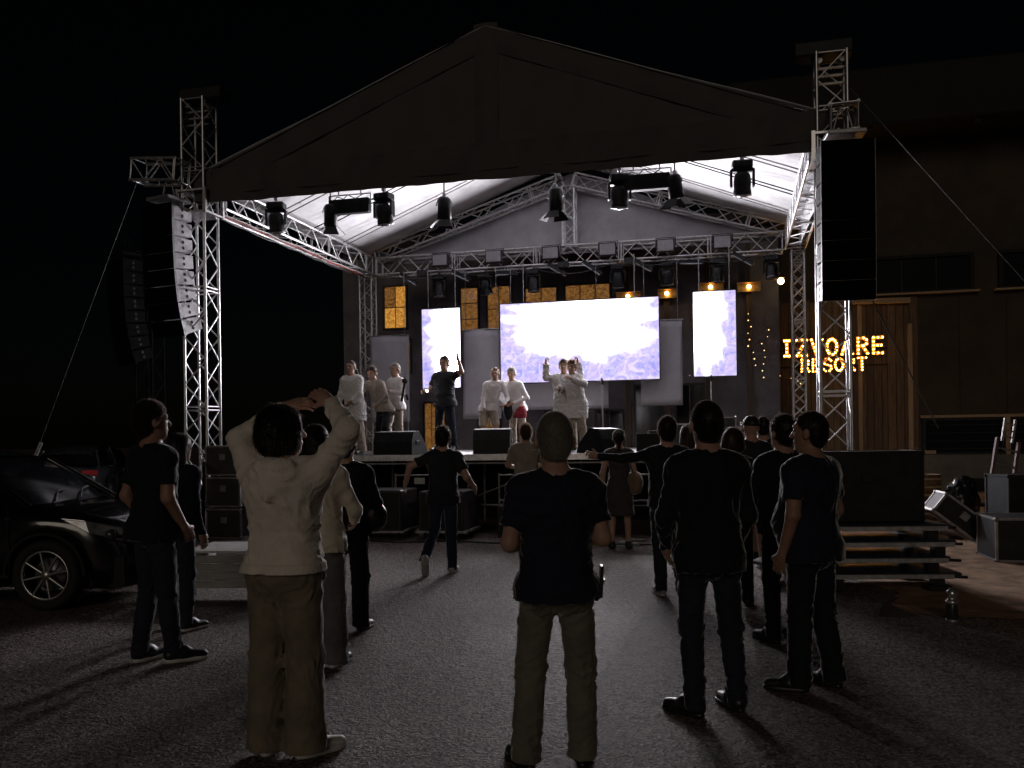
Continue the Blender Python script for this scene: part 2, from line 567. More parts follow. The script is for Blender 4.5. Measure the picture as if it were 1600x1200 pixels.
# rear gable sheet behind the rear truss
def rear(u, v):
    x = -4.8 + 9.6 * u
    t = rp(x, -.22); lo = .30
    t = max(t, lo + .02)
    return (x, DEP + .26 + .025 * math.sin(x * 2.1 + v * 2) + .012 * math.sin(x * 6.5 - v * 4), lo + (t - lo) * v)
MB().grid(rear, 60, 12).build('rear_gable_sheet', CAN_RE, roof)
for sgn in (-1, 1):
    for k, y in enumerate((.9, 2.3, 3.7, 5.1)):
        mb = MB()
        for dy in (-.05, .05):
            mb.tube((sgn * .1, y + dy, rp(.1, -.13)), (sgn * 4.8, y + dy * 2.2, rp(4.8, -.16)), .012, 6)
        for j in range(5):
            xx = .7 + j * .9
            mb.tube((sgn * xx, y - .06, rp(xx, -.14)), (sgn * (xx + .1), y + .06, rp(xx, -.14)), .009, 5)
        mb.build('roof_bow', ALU_D if k % 2 else BLACK, roof)
MB().tube((0, 0, rp(0, -.2)), (0, DEP, rp(0, -.2)), .04, 8).build('ridge_tube', ALU, roof)

# cables along left beam
for k, (off, col) in enumerate(((.03, (.32, .03, .02)), (-.12, (.03, .03, .03)), (.12, (.4, .38, .36)))):
    pts = [st(-4.93 + off + .02 * math.sin(i), .3 + 6.4 * i / 16, EAVE - .035 - (.02 if k else .01) - .03 * abs(math.sin(i * 1.9 + k))) for i in range(17)]
    tag(MB().path(pts, .013, 6).build('power_cable', mat('cable%d' % k, col, .55)), ['red power cable tied under the left roof truss', 'black power cable tied under the left roof truss', 'pale grey power cable tied under the left roof truss'][k], 'cable')

# ------------------------------------------------------------------ LED screens
def screen_mat(name, cx, cz, rx, rz, seed, w=1, h=1):
    m, nt, b = nodes_of(name)
    N, L = nt.nodes, nt.links
    tc = N.new('ShaderNodeTexCoord')
    mp = N.new('ShaderNodeMapping')
    mp.inputs['Location'].default_value = (-cx / rx, 0, -cz / rz)
    mp.inputs['Scale'].default_value = (1 / rx, 0, 1 / rz)
    L.new(tc.outputs['Object'], mp.inputs[0])
    ln = N.new('ShaderNodeVectorMath'); ln.operation = 'LENGTH'
    L.new(mp.outputs[0], ln.inputs[0])
    nz = N.new('ShaderNodeTexNoise'); nz.inputs['Scale'].default_value = 1.3; nz.inputs['Detail'].default_value = 4; nz.inputs['Distortion'].default_value = .5
    nz.noise_dimensions = '4D'; nz.inputs['W'].default_value = seed
    L.new(tc.outputs['Object'], nz.inputs['Vector'])
    sm = N.new('ShaderNodeMath'); sm.operation = 'MULTIPLY_ADD'; sm.inputs[1].default_value = -.9
    L.new(nz.outputs['Fac'], sm.inputs[0]); L.new(ln.outputs['Value'], sm.inputs[2])
    sp = N.new('ShaderNodeSeparateXYZ'); L.new(mp.outputs[0], sp.inputs[0])
    at = N.new('ShaderNodeMath'); at.operation = 'ARCTAN2'; L.new(sp.outputs['Z'], at.inputs[0]); L.new(sp.outputs['X'], at.inputs[1])
    rn = N.new('ShaderNodeTexNoise'); rn.noise_dimensions = '1D'; rn.inputs['Scale'].default_value = 2.6; rn.inputs['Detail'].default_value = 2.5; L.new(at.outputs[0], rn.inputs['W'])
    sm0 = sm
    sm = N.new('ShaderNodeMath'); sm.operation = 'MULTIPLY_ADD'; sm.inputs[1].default_value = -.9
    L.new(rn.outputs['Fac'], sm.inputs[0]); L.new(sm0.outputs[0], sm.inputs[2])
    core = N.new('ShaderNodeMapRange'); core.interpolation_type = 'SMOOTHSTEP'
    core.inputs['From Min'].default_value = .26; core.inputs['From Max'].default_value = -.46
    L.new(sm.outputs[0], core.inputs['Value'])
    cr = N.new('ShaderNodeValToRGB')
    e = cr.color_ramp.elements
    e[0].position = .36; e[0].color = (.40, .38, .95, 1)
    e[1].position = .64; e[1].color = (.88, .78, 1.0, 1)
    a = e.new(.46); a.color = (.58, .53, .98, 1)
    a = e.new(.54); a.color = (.68, .54, .95, 1)
    n2 = N.new('ShaderNodeTexNoise'); n2.inputs['Scale'].default_value = 3.4; n2.inputs['Detail'].default_value = 8; n2.inputs['Distortion'].default_value = 2.2
    L.new(tc.outputs['Object'], n2.inputs['Vector'])
    L.new(n2.outputs['Fac'], cr.inputs[0])
    # bright filaments
    fl = N.new('ShaderNodeTexVoronoi'); fl.feature = 'DISTANCE_TO_EDGE'; fl.inputs['Scale'].default_value = 2.6
    ad = N.new('ShaderNodeVectorMath'); ad.operation = 'MULTIPLY_ADD'; ad.inputs[1].default_value = (.8, .8, .8)
    L.new(n2.outputs['Color'], ad.inputs[0]); L.new(tc.outputs['Object'], ad.inputs[2]); L.new(ad.outputs[0], fl.inputs['Vector'])
    fr = N.new('ShaderNodeMapRange'); fr.inputs['From Min'].default_value = .07; fr.inputs['From Max'].default_value = .0
    L.new(fl.outputs['Distance'], fr.inputs['Value'])
    mx0 = N.new('ShaderNodeMix'); mx0.data_type = 'RGBA'; mx0.inputs['B'].default_value = (.86, .82, 1.0, 1)
    fm = N.new('ShaderNodeMath'); fm.operation = 'MULTIPLY'; fm.inputs[1].default_value = .75
    L.new(fr.outputs[0], fm.inputs[0]); L.new(fm.outputs[0], mx0.inputs['Factor']); L.new(cr.outputs[0], mx0.inputs['A'])
    mx = N.new('ShaderNodeMix'); mx.data_type = 'RGBA'; mx.inputs['B'].default_value = (1.0, .965, 1.0, 1)
    L.new(core.outputs[0], mx.inputs['Factor']); L.new(mx0.outputs['Result'], mx.inputs['A'])
    L.new(mx.outputs['Result'], b.inputs['Emission Color'])
    pw = N.new('ShaderNodeMath'); pw.operation = 'POWER'; pw.inputs[1].default_value = 4.0
    L.new(core.outputs[0], pw.inputs[0])
    stn = N.new('ShaderNodeMapRange'); stn.inputs['To Min'].default_value = 1.0; stn.inputs['To Max'].default_value = SCREEN
    # fade to the plain picture at the panel's border
    sx = N.new('ShaderNodeSeparateXYZ'); L.new(tc.outputs['Object'], sx.inputs[0])
    def mth(op, a, b_=None):
        n_ = N.new('ShaderNodeMath'); n_.operation = op
        for k_, v_ in enumerate((a, b_)):
            if v_ is None:
                continue
            if isinstance(v_, (int, float)):
                n_.inputs[k_].default_value = v_
            else:
                L.new(v_, n_.inputs[k_])
        return n_.outputs[0]
    ex = mth('SUBTRACT', w / 2 - .015, mth('ABSOLUTE', sx.outputs['X']))
    ez = mth('SUBTRACT', h / 2 - .015, mth('ABSOLUTE', mth('SUBTRACT', sx.outputs['Z'], h / 2)))
    ed = N.new('ShaderNodeMapRange'); ed.inputs['From Max'].default_value = .07; L.new(mth('MINIMUM', ex, ez), ed.inputs['Value'])
    L.new(mth('MULTIPLY', pw.outputs[0], ed.outputs[0]), stn.inputs['Value']); L.new(stn.outputs[0], b.inputs['Emission Strength'])
    b.inputs['Base Color'].default_value = (.01, .01, .01, 1)
    b.inputs['Roughness'].default_value = .5
    return m
SCREEN = 92.0

def led_screen(label, x0, x1, z0, z1, y, burst, nx, nz, seed, group=None):
    cx, w, h = (x0 + x1) / 2, x1 - x0, z1 - z0
    t = thing('led_screen', label, 'screen', st(cx, y, z0), -SA, group)
    MB().box((0, .07, h / 2), (w, .10, h), ch=.008).build('housing', BLACKP, t)
    sm_ = screen_mat('screen image %d' % seed, *burst, seed, w, h)
    MB().add([(-w / 2 + .01, .012, .01), (w / 2 - .01, .012, .01), (w / 2 - .01, .012, h - .01), (-w / 2 + .01, .012, h - .01)], [(0, 1, 2, 3)]).build('display', sm_, t, recalc=False)
    fr = MB()
    for a, b, c, d in ((0, .008, 0, 1), (0, h - .008 + .008, 0, 1)):
        fr.box((0, .006, b), (w + .02, .03, .016))
    for s in (-1, 1):
        fr.box((s * (w / 2 + .002), .006, h / 2), (.016, .03, h - .02))
    fr.build('bezel', BLACKP, t)
    hg = MB()
    for s in (-.35, .35):
        hg.tube((s * w, .09, h), (s * w, .09, EAVE + .05 - z0), .012, 6)
    hg.build('hanger', STEEL, t)
    return t
led_screen('large central screen glowing white and lavender behind the performers', -1.53, 2.06, 2.76, 4.58, 6.4, (.1, 1.3, 1.95, .92), 7, 4, 1)
led_screen('narrow upright screen glowing white at the left of the stage', -3.38, -2.44, 2.69, 4.54, 6.3, (.25, 1.15, .62, 1.3), 2, 4, 5, 'side screens')
led_screen('narrow upright screen with blue streaks at the right of the stage', 2.78, 3.69, 2.78, 4.62, 6.3, (-.30, 1.2, .60, 1.25), 2, 4, 9, 'side screens')

# grey hanging sheets behind the screens
SHEET = mat('grey banner cloth', (.36, .35, .39), .7, 0, .12, 2, .1, 14)
for lab, x0, x1, z0, z1, y in (('pale grey sheet hanging behind the far left performers', -4.8, -3.82, 1.95, 4.0, 6.62),
                             ('pale grey sheet hanging between the left and the central screen', -2.5, -1.58, 1.98, 4.05, 6.62),
                             ('pale grey sheet hanging right of the central screen', 1.62, 2.53, 2.2, 4.08, 6.66),
                             ('pale grey sheet showing below the central screen', -1.56, .9, 2.17, 3.2, 6.60)):
    w, h = x1 - x0, z1 - z0
    o = MB().grid(lambda u, v: (-w / 2 + w * u, .01 * math.sin(u * 7 + v * 2), h * v), 12, 12).build('banner', SHEET, None, st((x0 + x1) / 2, y, z0), (0, 0, -SA))
    tag(o, lab, 'banner', 'grey sheets behind the screens')
    sd = o.modifiers.new('t', 'SOLIDIFY'); sd.thickness = .006
    MB().tube((-w / 2 - .03, 0, h), (w / 2 + .03, 0, h), .016, 8).build('rail', STEEL, o)
    hg = MB()
    for s in (-.4, .4):
        hg.tube((s * w, 0, h), (s * w, 0, EAVE - z0), .006, 5)
    hg.build('hanger', STEEL, o)
# ------------------------------------------------------------------ people: signed-distance bodies meshed with surface nets
def smin(a, b, k):
    h = np.maximum(k - np.abs(a - b), 0) / k
    return np.minimum(a, b) - h * h * k * .25

def rc(a, b, r1, r2, k=.03, cut=None):
    return dict(t='rc', a=np.array(a, float), b=np.array(b, float), r1=r1, r2=r2, k=k, cut=cut)

def el(c, r, M=None, k=.02, cut=None, sub=False):
    return dict(t='el', c=np.array(c, float), r=np.array(r, float), M=M, k=k, cut=cut, sub=sub)

def lo(zs, a, b, cx, cy, k=.03, p=2.4, cut=None):
    return dict(t='lo', z=np.array(zs, float), A=np.array(a, float), B=np.array(b, float), cx=np.array(cx, float), cy=np.array(cy, float), k=k, p=p, cut=cut)

def prim_bounds(P, pad):
    if P['t'] == 'rc':
        m = max(P['r1'], P['r2']) + pad
        return np.minimum(P['a'], P['b']) - m, np.maximum(P['a'], P['b']) + m
    if P['t'] == 'el':
        m = (P['r'].max() if P['M'] is not None else P['r']) + pad
        return P['c'] - m, P['c'] + m
    a, b = P['A'].max(), P['B'].max()
    return (np.array([P['cx'].min() - a - pad, P['cy'].min() - b - pad, P['z'][0] - pad]),
            np.array([P['cx'].max() + a + pad, P['cy'].max() + b + pad, P['z'][-1] + pad]))

def prim_eval(P, x, y, z):
    if P['t'] == 'rc':
        a, ba = P['a'], P['b'] - P['a']
        L2 = max(1e-9, float(ba @ ba))
        t = np.clip(((x - a[0]) * ba[0] + (y - a[1]) * ba[1] + (z - a[2]) * ba[2]) / L2, 0, 1)
        d = np.sqrt((x - a[0] - t * ba[0]) ** 2 + (y - a[1] - t * ba[1]) ** 2 + (z - a[2] - t * ba[2]) ** 2) - (P['r1'] + (P['r2'] - P['r1']) * t)
    elif P['t'] == 'el':
        c, r = P['c'], P['r']
        X, Y, Z = x - c[0], y - c[1], z - c[2]
        if P['M'] is not None:
            M = P['M']
            X, Y, Z = (X * M[0][0] + Y * M[1][0] + Z * M[2][0], X * M[0][1] + Y * M[1][1] + Z * M[2][1], X * M[0][2] + Y * M[1][2] + Z * M[2][2])
        q = np.sqrt((X / r[0]) ** 2 + (Y / r[1]) ** 2 + (Z / r[2]) ** 2)
        d = (q - 1) * r.min() if r.max() > 3 * r.min() else (q - 1) * (r.min() * .6 + r.mean() * .4)
    else:
        zz = z.ravel()
        A = np.interp(zz, P['z'], P['A']).reshape(z.shape); B = np.interp(zz, P['z'], P['B']).reshape(z.shape)
        CX = np.interp(zz, P['z'], P['cx']).reshape(z.shape); CY = np.interp(zz, P['z'], P['cy']).reshape(z.shape)
        q = (np.abs((x - CX) / A) ** P['p'] + np.abs((y - CY) / B) ** P['p']) ** (1 / P['p'])
        d = (q - 1) * np.minimum(A, B)
        d = np.maximum(d, np.maximum(P['z'][0] - z, z - P['z'][-1]))
    if P['cut'] is not None:
        for (q, n) in P['cut']:
            d = np.maximum(d, (x - q[0]) * n[0] + (y - q[1]) * n[1] + (z - q[2]) * n[2])
    return d

def surf(prims, h, fold=None, trims=None):
    lo_, hi_ = np.full(3, 9.), np.full(3, -9.)
    for P in prims:
        if P.get('sub'):
            continue
        a, b = prim_bounds(P, .03)
        lo_, hi_ = np.minimum(lo_, a), np.maximum(hi_, b)
    n = np.ceil((hi_ - lo_) / h).astype(int) + 2
    ax = [(lo_[i] + h * np.arange(n[i])).astype(np.float32) for i in range(3)]
    D = np.full(tuple(n), .5, np.float32)
    for P in prims:
        a, b = prim_bounds(P, .045)
        s = []
        for i in range(3):
            i0 = max(0, int((a[i] - lo_[i]) / h)); i1 = min(n[i], int((b[i] - lo_[i]) / h) + 2)
            s.append(slice(i0, i1))
        x = ax[0][s[0]][:, None, None]; y = ax[1][s[1]][None, :, None]; z = ax[2][s[2]][None, None, :]
        d = prim_eval(P, x, y, z)
        sl = tuple(s)
        if P.get('sub'):
            D[sl] = -smin(-D[sl], d, P['k'])
        else:
            D[sl] = smin(D[sl], d, P['k'])
    if trims:
        x = ax[0][:, None, None]; y = ax[1][None, :, None]; z = ax[2][None, None, :]
        for (q, nn) in trims:
            D = np.maximum(D, (x - q[0]) * nn[0] + (y - q[1]) * nn[1] + (z - q[2]) * nn[2])
    if fold is not None:
        ii = np.nonzero(np.abs(D) < .035)
        p = np.stack([ax[0][ii[0]], ax[1][ii[1]], ax[2][ii[2]]], 1)
        D[ii] += fold(p)
    # pad shell
    D[0] = D[-1] = .1; D[:, 0] = .1; D[:, -1] = .1; D[:, :, 0] = .1; D[:, :, -1] = .1
    S = D < 0
    cnt = np.zeros(tuple(n - 1), np.int8)
    for i in (0, 1):
        for j in (0, 1):
            for k in (0, 1):
                cnt += S[i:n[0] - 1 + i, j:n[1] - 1 + j, k:n[2] - 1 + k]
    act = (cnt > 0) & (cnt < 8)
    ci = np.nonzero(act)
    nv = len(ci[0])
    idx = np.full(tuple(n - 1), -1, np.int32)
    idx[ci] = np.arange(nv)
    acc = np.zeros((nv, 3), np.float32); c = np.zeros(nv, np.float32)
    corners = [(i, j, k) for i in (0, 1) for j in (0, 1) for k in (0, 1)]
    for a in corners:
        for b in corners:
            if sum(abs(a[q] - b[q]) for q in range(3)) != 1 or a > b:
                continue
            d0 = D[ci[0] + a[0], ci[1] + a[1], ci[2] + a[2]]; d1 = D[ci[0] + b[0], ci[1] + b[1], ci[2] + b[2]]
            m = (d0 < 0) != (d1 < 0)
            t = np.where(m, d0 / np.where(m, d0 - d1, 1), 0)
            for q in range(3):
                acc[:, q] += np.where(m, a[q] + t * (b[q] - a[q]), 0)
            c += m
    acc /= c[:, None]
    V = np.stack(ci, 1).astype(np.float32) + acc
    V = lo_.astype(np.float32) + V * h
    F = []
    for axis in range(3):
        s0 = [slice(None)] * 3; s1 = [slice(None)] * 3
        s0[axis] = slice(0, -1); s1[axis] = slice(1, None)
        A, B = S[tuple(s0)], S[tuple(s1)]
        e = np.nonzero(A != B)
        flip = A[e]
        u, v = (axis + 1) % 3, (axis + 2) % 3
        def cell(du, dv):
            q = [e[0].copy(), e[1].copy(), e[2].copy()]
            q[u] = q[u] - du; q[v] = q[v] - dv
            return idx[q[0], q[1], q[2]]
        q = np.stack([cell(1, 1), cell(0, 1), cell(0, 0), cell(1, 0)], 1)
        q = np.where(flip[:, None], q, q[:, ::-1])
        F.append(q)
    F = np.concatenate(F)
    F = F[(F >= 0).all(1)]
    return V, F

def np_mesh(name, V, F, material):
    me = bpy.data.meshes.new(name)
    me.vertices.add(len(V)); me.vertices.foreach_set('co', V.astype(np.float32).ravel())
    me.loops.add(len(F) * 4); me.loops.foreach_set('vertex_index', F.astype(np.int32).ravel())
    me.polygons.add(len(F))
    me.polygons.foreach_set('loop_start', np.arange(0, len(F) * 4, 4, dtype=np.int32))
    me.polygons.foreach_set('use_smooth', np.ones(len(F), bool))
    me.materials.append(material)
    me.update(); me.validate()
    return me

def np_obj(name, V, F, material, parent=None):
    o = link(bpy.data.objects.new(name, np_mesh(name, V, F, material)))
    o.parent = parent
    return o

def folds(seed, amp, wl=.11, zbias=1.0, knees=None):
    rg = np.random.RandomState(seed)
    ks = []
    for i in range(7):
        w = wl * rg.uniform(.55, 1.7)
        d = rg.normal(size=3) * np.array([1, .7, zbias]); d /= np.linalg.norm(d)
        ks.append((2 * math.pi / w * d, rg.uniform(0, 6.28), rg.uniform(.4, 1.0)))
    def fn(p):
        w = .05 * np.sin(p[:, 0] * 17 + p[:, 2] * 9) + .04 * np.sin(p[:, 1] * 23 - p[:, 2] * 13)
        q = p + w[:, None] * np.array([1, .6, .8])
        s = np.zeros(len(p))
        for k, ph, a in ks:
            v = np.sin(q @ k + ph)
            s += a * (1 - np.abs(v)) ** 1.5
        s = s / len(ks) - .28
        m = np.ones(len(p))
        if knees is not None:
            m = .35 + sum(np.exp(-((p[:, 2] - zk) / .09) ** 2) for zk in knees)
        return -(amp * m * s * 2.2).astype(np.float32)
    return fn

SKIN = mat('skin', (.42, .25, .18), .5, 0, .12, 12, .05, 120, spec=.4, sheen=.35)
SKIN_T = mat('tanned skin', (.34, .19, .13), .5, 0, .12, 12, .05, 120, spec=.4, sheen=.35)
HAIRS = dict(dark=mat('dark hair', (.012, .009, .008), .32, 0, .4, 40, .5, 90, stretch=(1, 1, .25), sheen=1.0),
             brown=mat('brown hair', (.05, .026, .016), .32, 0, .4, 40, .5, 90, stretch=(1, 1, .25), sheen=1.0),
             grey=mat('grey hair', (.36, .335, .30), .5, 0, .3, 40, .5, 90, sheen=1.0),
             red=mat('auburn hair', (.10, .028, .014), .45, 0, .4, 40, .5, 90, sheen=1.0))
for _h, _c in (('dark', (.30, .24, .21)), ('brown', (.42, .28, .2)), ('grey', (.5, .47, .44)), ('red', (.5, .24, .14))):
    _nt = HAIRS[_h].node_tree
    _tr = _nt.nodes.new('ShaderNodeBsdfTranslucent'); _tr.inputs[0].default_value = (*_c, 1)
    _ms = _nt.nodes.new('ShaderNodeMixShader'); _ms.inputs[0].default_value = .6
    _nt.links.new(_nt.nodes['Principled BSDF'].outputs[0], _ms.inputs[1]); _nt.links.new(_tr.outputs[0], _ms.inputs[2])
    _nt.links.new(_ms.outputs[0], _nt.nodes['Material Output'].inputs[0])
EYE = mat('eye', (.05, .045, .04), .2)

def cloth(name, col, rough=.85, bump=.35, bs=160, var=.25, sheen=1.0):
    return mat('cloth ' + name, col, rough, 0, var, 7, bump, bs, spec=.3, sheen=sheen)

def add_strands(V, F, ln, n, wd, comb, seed):
    rg = np.random.RandomState(seed)
    a, b, c = V[F[:, 0]], V[F[:, 1]], V[F[:, 2]]
    nr = np.cross(b - a, c - a); ar = np.linalg.norm(nr, axis=1) + 1e-12
    pk = rg.choice(len(F), n, p=ar / ar.sum())
    nrm = nr[pk] / ar[pk][:, None]
    ctr = V.mean(0)
    sg = np.sign(((V[F[pk, 0]] - ctr) * nrm).sum(1)); nrm *= np.where(sg == 0, 1, sg)[:, None]
    u, v = rg.rand(n, 1), rg.rand(n, 1)
    q = V[F[pk]]
    p = (q[:, 0] * (1 - u) + q[:, 1] * u) * (1 - v) + (q[:, 3] * (1 - u) + q[:, 2] * u) * v
    down = np.array([0, -.25, -1.])
    t = down - nrm * (nrm @ down)[:, None]
    t /= np.linalg.norm(t, axis=1)[:, None] + 1e-6
    k = .07 if comb else .8
    d = nrm * k + t * (1 if comb else .5) + rg.normal(size=(n, 3)) * (.16 if comb else .28)
    d /= np.linalg.norm(d, axis=1)[:, None]
    L_ = ln * rg.uniform(.5, 1.2, (n, 1))
    side = np.cross(d, nrm + rg.normal(size=(n, 3)) * .3); side /= np.linalg.norm(side, axis=1)[:, None] + 1e-6
    p0 = p - nrm * .002
    tip = p0 + d * L_
    V2 = np.stack([p0 - side * wd, p0 + side * wd, tip + side * wd * .3, tip - side * wd * .3], 1).reshape(-1, 3)
    F2 = len(V) + np.arange(n * 4).reshape(n, 4)
    return np.concatenate([V, V2]).astype(np.float32), np.concatenate([F, F2])

_shoes = {}
def shoe_meshes(style, mt, sole):
    key = (style, mt.name, sole.name)
    if key in _shoes:
        return _shoes[key]
    up = [rc((0, -.055, .05), (0, .03, .05), .042, .045), rc((0, .03, .045), (.008, .155, .033), .045, .036), rc((0, -.045, .06), (0, -.03, .11), .042, .044, cut=[((0, 0, .115), (0, .25, .97))]), el((0, .02, .085), (.032, .05, .03))]
    V, F = surf(up, .008, trims=[((0, 0, .024), (0, 0, -1))])
    so = [lo([.0, .012, .03], [.046, .048, .046], [.14, .143, .14], [.003] * 3, [.05] * 3, p=2.6, k=.005)]
    V2, F2 = surf(so, .007)
    # narrow the waist and heel of the sole
    yy = (V2[:, 1] - .05) / .14
    V2[:, 0] *= 1 - .16 * np.clip(-yy, 0, 1) - .06 * np.cos(yy * 3)
    r = (np_mesh('shoe', V, F, mt), np_mesh('sole', V2, F2, sole))
    _shoes[key] = r
    return r

def hand_prims(w, d, pn, side, curl=.5, sc=1.0):
    w, d, pn = np.array(w, float), np.array(d, float), np.array(pn, float)
    d /= np.linalg.norm(d); pn -= d * (pn @ d); pn /= np.linalg.norm(pn)
    lat = np.cross(d, pn) * side
    M = np.stack([lat, pn, d], 1)
    P = [rc(w, w + d * .035, .027, .027, k=.02), el(w + d * .058, (.041, .017, .05), M, k=.02)]
    for i, (o, ln) in enumerate(((-.033, .064), (-.011, .078), (.011, .084), (.033, .075))):
        b = w + d * (.092 + (.006 if i in (1, 2) else 0)) + lat * o
        a1 = curl * .9; a2 = curl * 1.9
        d1 = d * math.cos(a1) + pn * math.sin(a1); d2 = d * math.cos(a2) + pn * math.sin(a2)
        m = b + d1 * ln * .5
        P += [rc(b - d * .02, m, .0092, .0085, k=.005), rc(m, m + d2 * ln * .5, .0085, .007, k=.004)]
    tb = w + d * .03 + lat * .03
    td = d * .62 + lat * .62 + pn * .45
    td /= np.linalg.norm(td)
    tm = tb + td * .04
    td2 = d * .85 + lat * .15 + pn * .5 if curl < 1 else pn * .8 - lat * .6
    P += [rc(tb, tm, .014, .011, k=.012), rc(tm, tm + td2 / np.linalg.norm(td2) * .032, .0105, .0085, k=.006)]
    return P

def rotm(yaw, pitch=0, roll=0):
    return np.array((Matrix.Rotation(R(yaw), 3, 'Z') @ Matrix.Rotation(R(pitch), 3, 'X') @ Matrix.Rotation(R(roll), 3, 'Y')))

def person(label, loc, rz, H, top, bottom, shoes, hair=('short', 'dark'), pose=None, h=.012, skin=None, bulk=1.0, belly=0.0,
           group=None, seed=1, top_style='tee', bot_style='jeans', head=(0, 0, 0), hem=.86, extra=None, fem=False, collar=False, hood=False, eyes=False, sole=None, hsz=1.07, pockets=None, bands=False):
    skin = skin or SKIN
    J = dict(hl=(-.09, 0, .92), hr=(.09, 0, .92), kl=(-.11, .015, .50), kr=(.11, .015, .50), al=(-.12, -.02, .10), ar=(.12, -.02, .10),
             sl=(-.178, -.01, 1.40), sr=(.178, -.01, 1.40), el=(-.245, -.04, 1.12), er=(.245, -.04, 1.12), wl=(-.25, .05, .87), wr=(.25, .05, .87),
             fl=8, fr=-8, pl=0, pr=0, lean=(0, 0), hdl=None, hdr=None, pnl=None, pnr=None, cl=.45, cr=.45)
    if fem:
        J.update(sl=(-.165, -.01, 1.40), sr=(.165, -.01, 1.40))
    J.update(pose or {})
    g = lambda k: np.array(J[k], float)
    lx, ly = J['lean']
    sh = np.array([lx, ly, 0.])
    for k in ('sl', 'sr'):
        J[k] = tuple(g(k) + sh)
    zs = np.array([.80, .86, .93, 1.0, 1.06, 1.14, 1.22, 1.30, 1.37, 1.42, 1.455, 1.48])
    if fem:
        A = np.array([.150, .170, .178, .160, .140, .135, .145, .155, .160, .150, .105, .06]); B = np.array([.10, .118, .122, .108, .098, .096, .105, .118, .112, .092, .074, .055])
    else:
        A = np.array([.150, .165, .170, .162, .156, .158, .168, .182, .190, .180, .125, .065]); B = np.array([.10, .115, .118, .110, .106, .107, .114, .122, .118, .100, .080, .058])
    t = np.clip((zs - .95) / .45, 0, 1.1)
    CX, CY = lx * t, ly * t + np.interp(zs, [.8, .93, 1.08, 1.3, 1.48], [-.01, -.02, .01, -.005, -.015])
    bl = np.exp(-((zs - 1.06) / .13) ** 2) * belly
    A, B = A * bulk, B * bulk + bl
    CY = CY + bl * .75
    # ---- body
    thin = np.interp(zs, [.8, 1.3, 1.42, 1.48], [.040, .034, .016, .010])
    P = [lo(zs, A - thin, B - thin, CX, CY, k=.04)]
    nk = np.array([lx * 1.05, ly * 1.05 - .015, 1.44])
    hp = np.array([lx * 1.12, ly * 1.12 + .0, 1.525])
    HM = rotm(*head)
    def hd(p):
        return HM @ ((np.array(p, float) - (0, 0, 1.53)) * hsz) + hp
    P += [rc(nk, hp + (0, .0, .03), .066 if not fem else .054, .060 if not fem else .05, k=.03)]
    for sd in (-1, 1):
        P += [rc(nk + (sd * .03, -.012, .03), nk + (sd * .125, 0., -.03), .042, .046, k=.05)]
    P += [el(hd((0, -.008, 1.655)), np.array((.074, .096, .098)) * hsz, HM, k=.03), el(hd((0, .03, 1.60)), np.array((.058, .060, .088)) * hsz, HM, k=.03), rc(hd((-.02, .058, 1.548)), hd((.02, .058, 1.548)), .022, .022, k=.025),
          rc(hd((0, .088, 1.645)), hd((0, .108, 1.612)), .009, .015, k=.012), rc(hd((-.035, .074, 1.668)), hd((.035, .074, 1.668)), .014, .014, k=.02),
          rc(hd((-.02, .083, 1.577)), hd((.02, .083, 1.577)), .010, .010, k=.012),
          el(hd((-.082, -.006, 1.625)), (.014, .023, .035), HM, k=.008), el(hd((.082, -.006, 1.625)), (.014, .023, .035), HM, k=.008),
          el(hd((-.031, .096, 1.645)), (.016, .014, .011), HM, k=.012, sub=True), el(hd((.031, .096, 1.645)), (.016, .014, .011), HM, k=.012, sub=True)]
    for s, sd in (('l', -1), ('r', 1)):
        S_, E_, W_ = g('s' + s), g('e' + s), g('w' + s)
        P += [rc(S_, E_, .052 * bulk, .043, k=.03), rc(E_, W_, .043, .029, k=.02)]
        fa = (W_ - E_) / np.linalg.norm(W_ - E_)
        d = np.array(J['hd' + s], float) if J['hd' + s] is not None else fa
        pn = np.array(J['pn' + s], float) if J['pn' + s] is not None else np.array([-sd * 1., .25, 0])
        P += hand_prims(W_, d, pn, sd if pn is not None else 1, J['c' + s])
        K_, A_, H_ = g('k' + s), g('a' + s), g('h' + s)
        lr = 1.0 if bottom is None or bot_style == 'shorts' else .8
        P += [rc(H_, K_, .078 * lr, .055 * lr, k=.03), rc(K_, A_, .056 * lr, .036, k=.02), rc(A_, A_ + (0, .02, -.02), .036, .034, k=.02)]
    V, F = surf(P, h)
    body = np_obj('person', V, F, skin)
    body.location = loc
    body.rotation_euler = (0, 0, R(rz))
    body.scale = (H / 1.75,) * 3
    tag(body, label, 'person', group)
    # ---- top
    off = dict(tee=.016, jacket=.028, hoodie=.038, shirt=.018, dress=.014, robe=.035)[top_style]
    m = zs >= hem - .07
    zz = np.concatenate([[hem - .02], zs[zs > hem]])
    if top_style == 'dress':
        zz = np.concatenate([[.50, .62, .75], zs[zs > .8]])
    if top_style == 'robe':
        zz = np.concatenate([[.62, .75], zs[zs > .8]])
    iA, iB = np.interp(zz, zs, A) + off, np.interp(zz, zs, B) + off
    low = zz < 1.12
    # cloth hangs from chest and seat instead of following the waist
    ch = np.interp(1.28, zs, A) + off
    iA = np.where(low, np.maximum(iA, ch * (.93 if not fem or top_style in ('hoodie', 'jacket') else .8)), iA)
    iB = np.where(low, np.maximum(iB, np.interp(1.28, zs, B) + off * .8), iB)
    if top_style == 'dress':
        iA = np.where(zz < .8, .17 + (.8 - zz) * .18, iA); iB = np.where(zz < .8, .14 + (.8 - zz) * .16, iB)
    if top_style == 'robe':
        iA = np.where(zz < .8, .19 + (.8 - zz) * .1, iA)
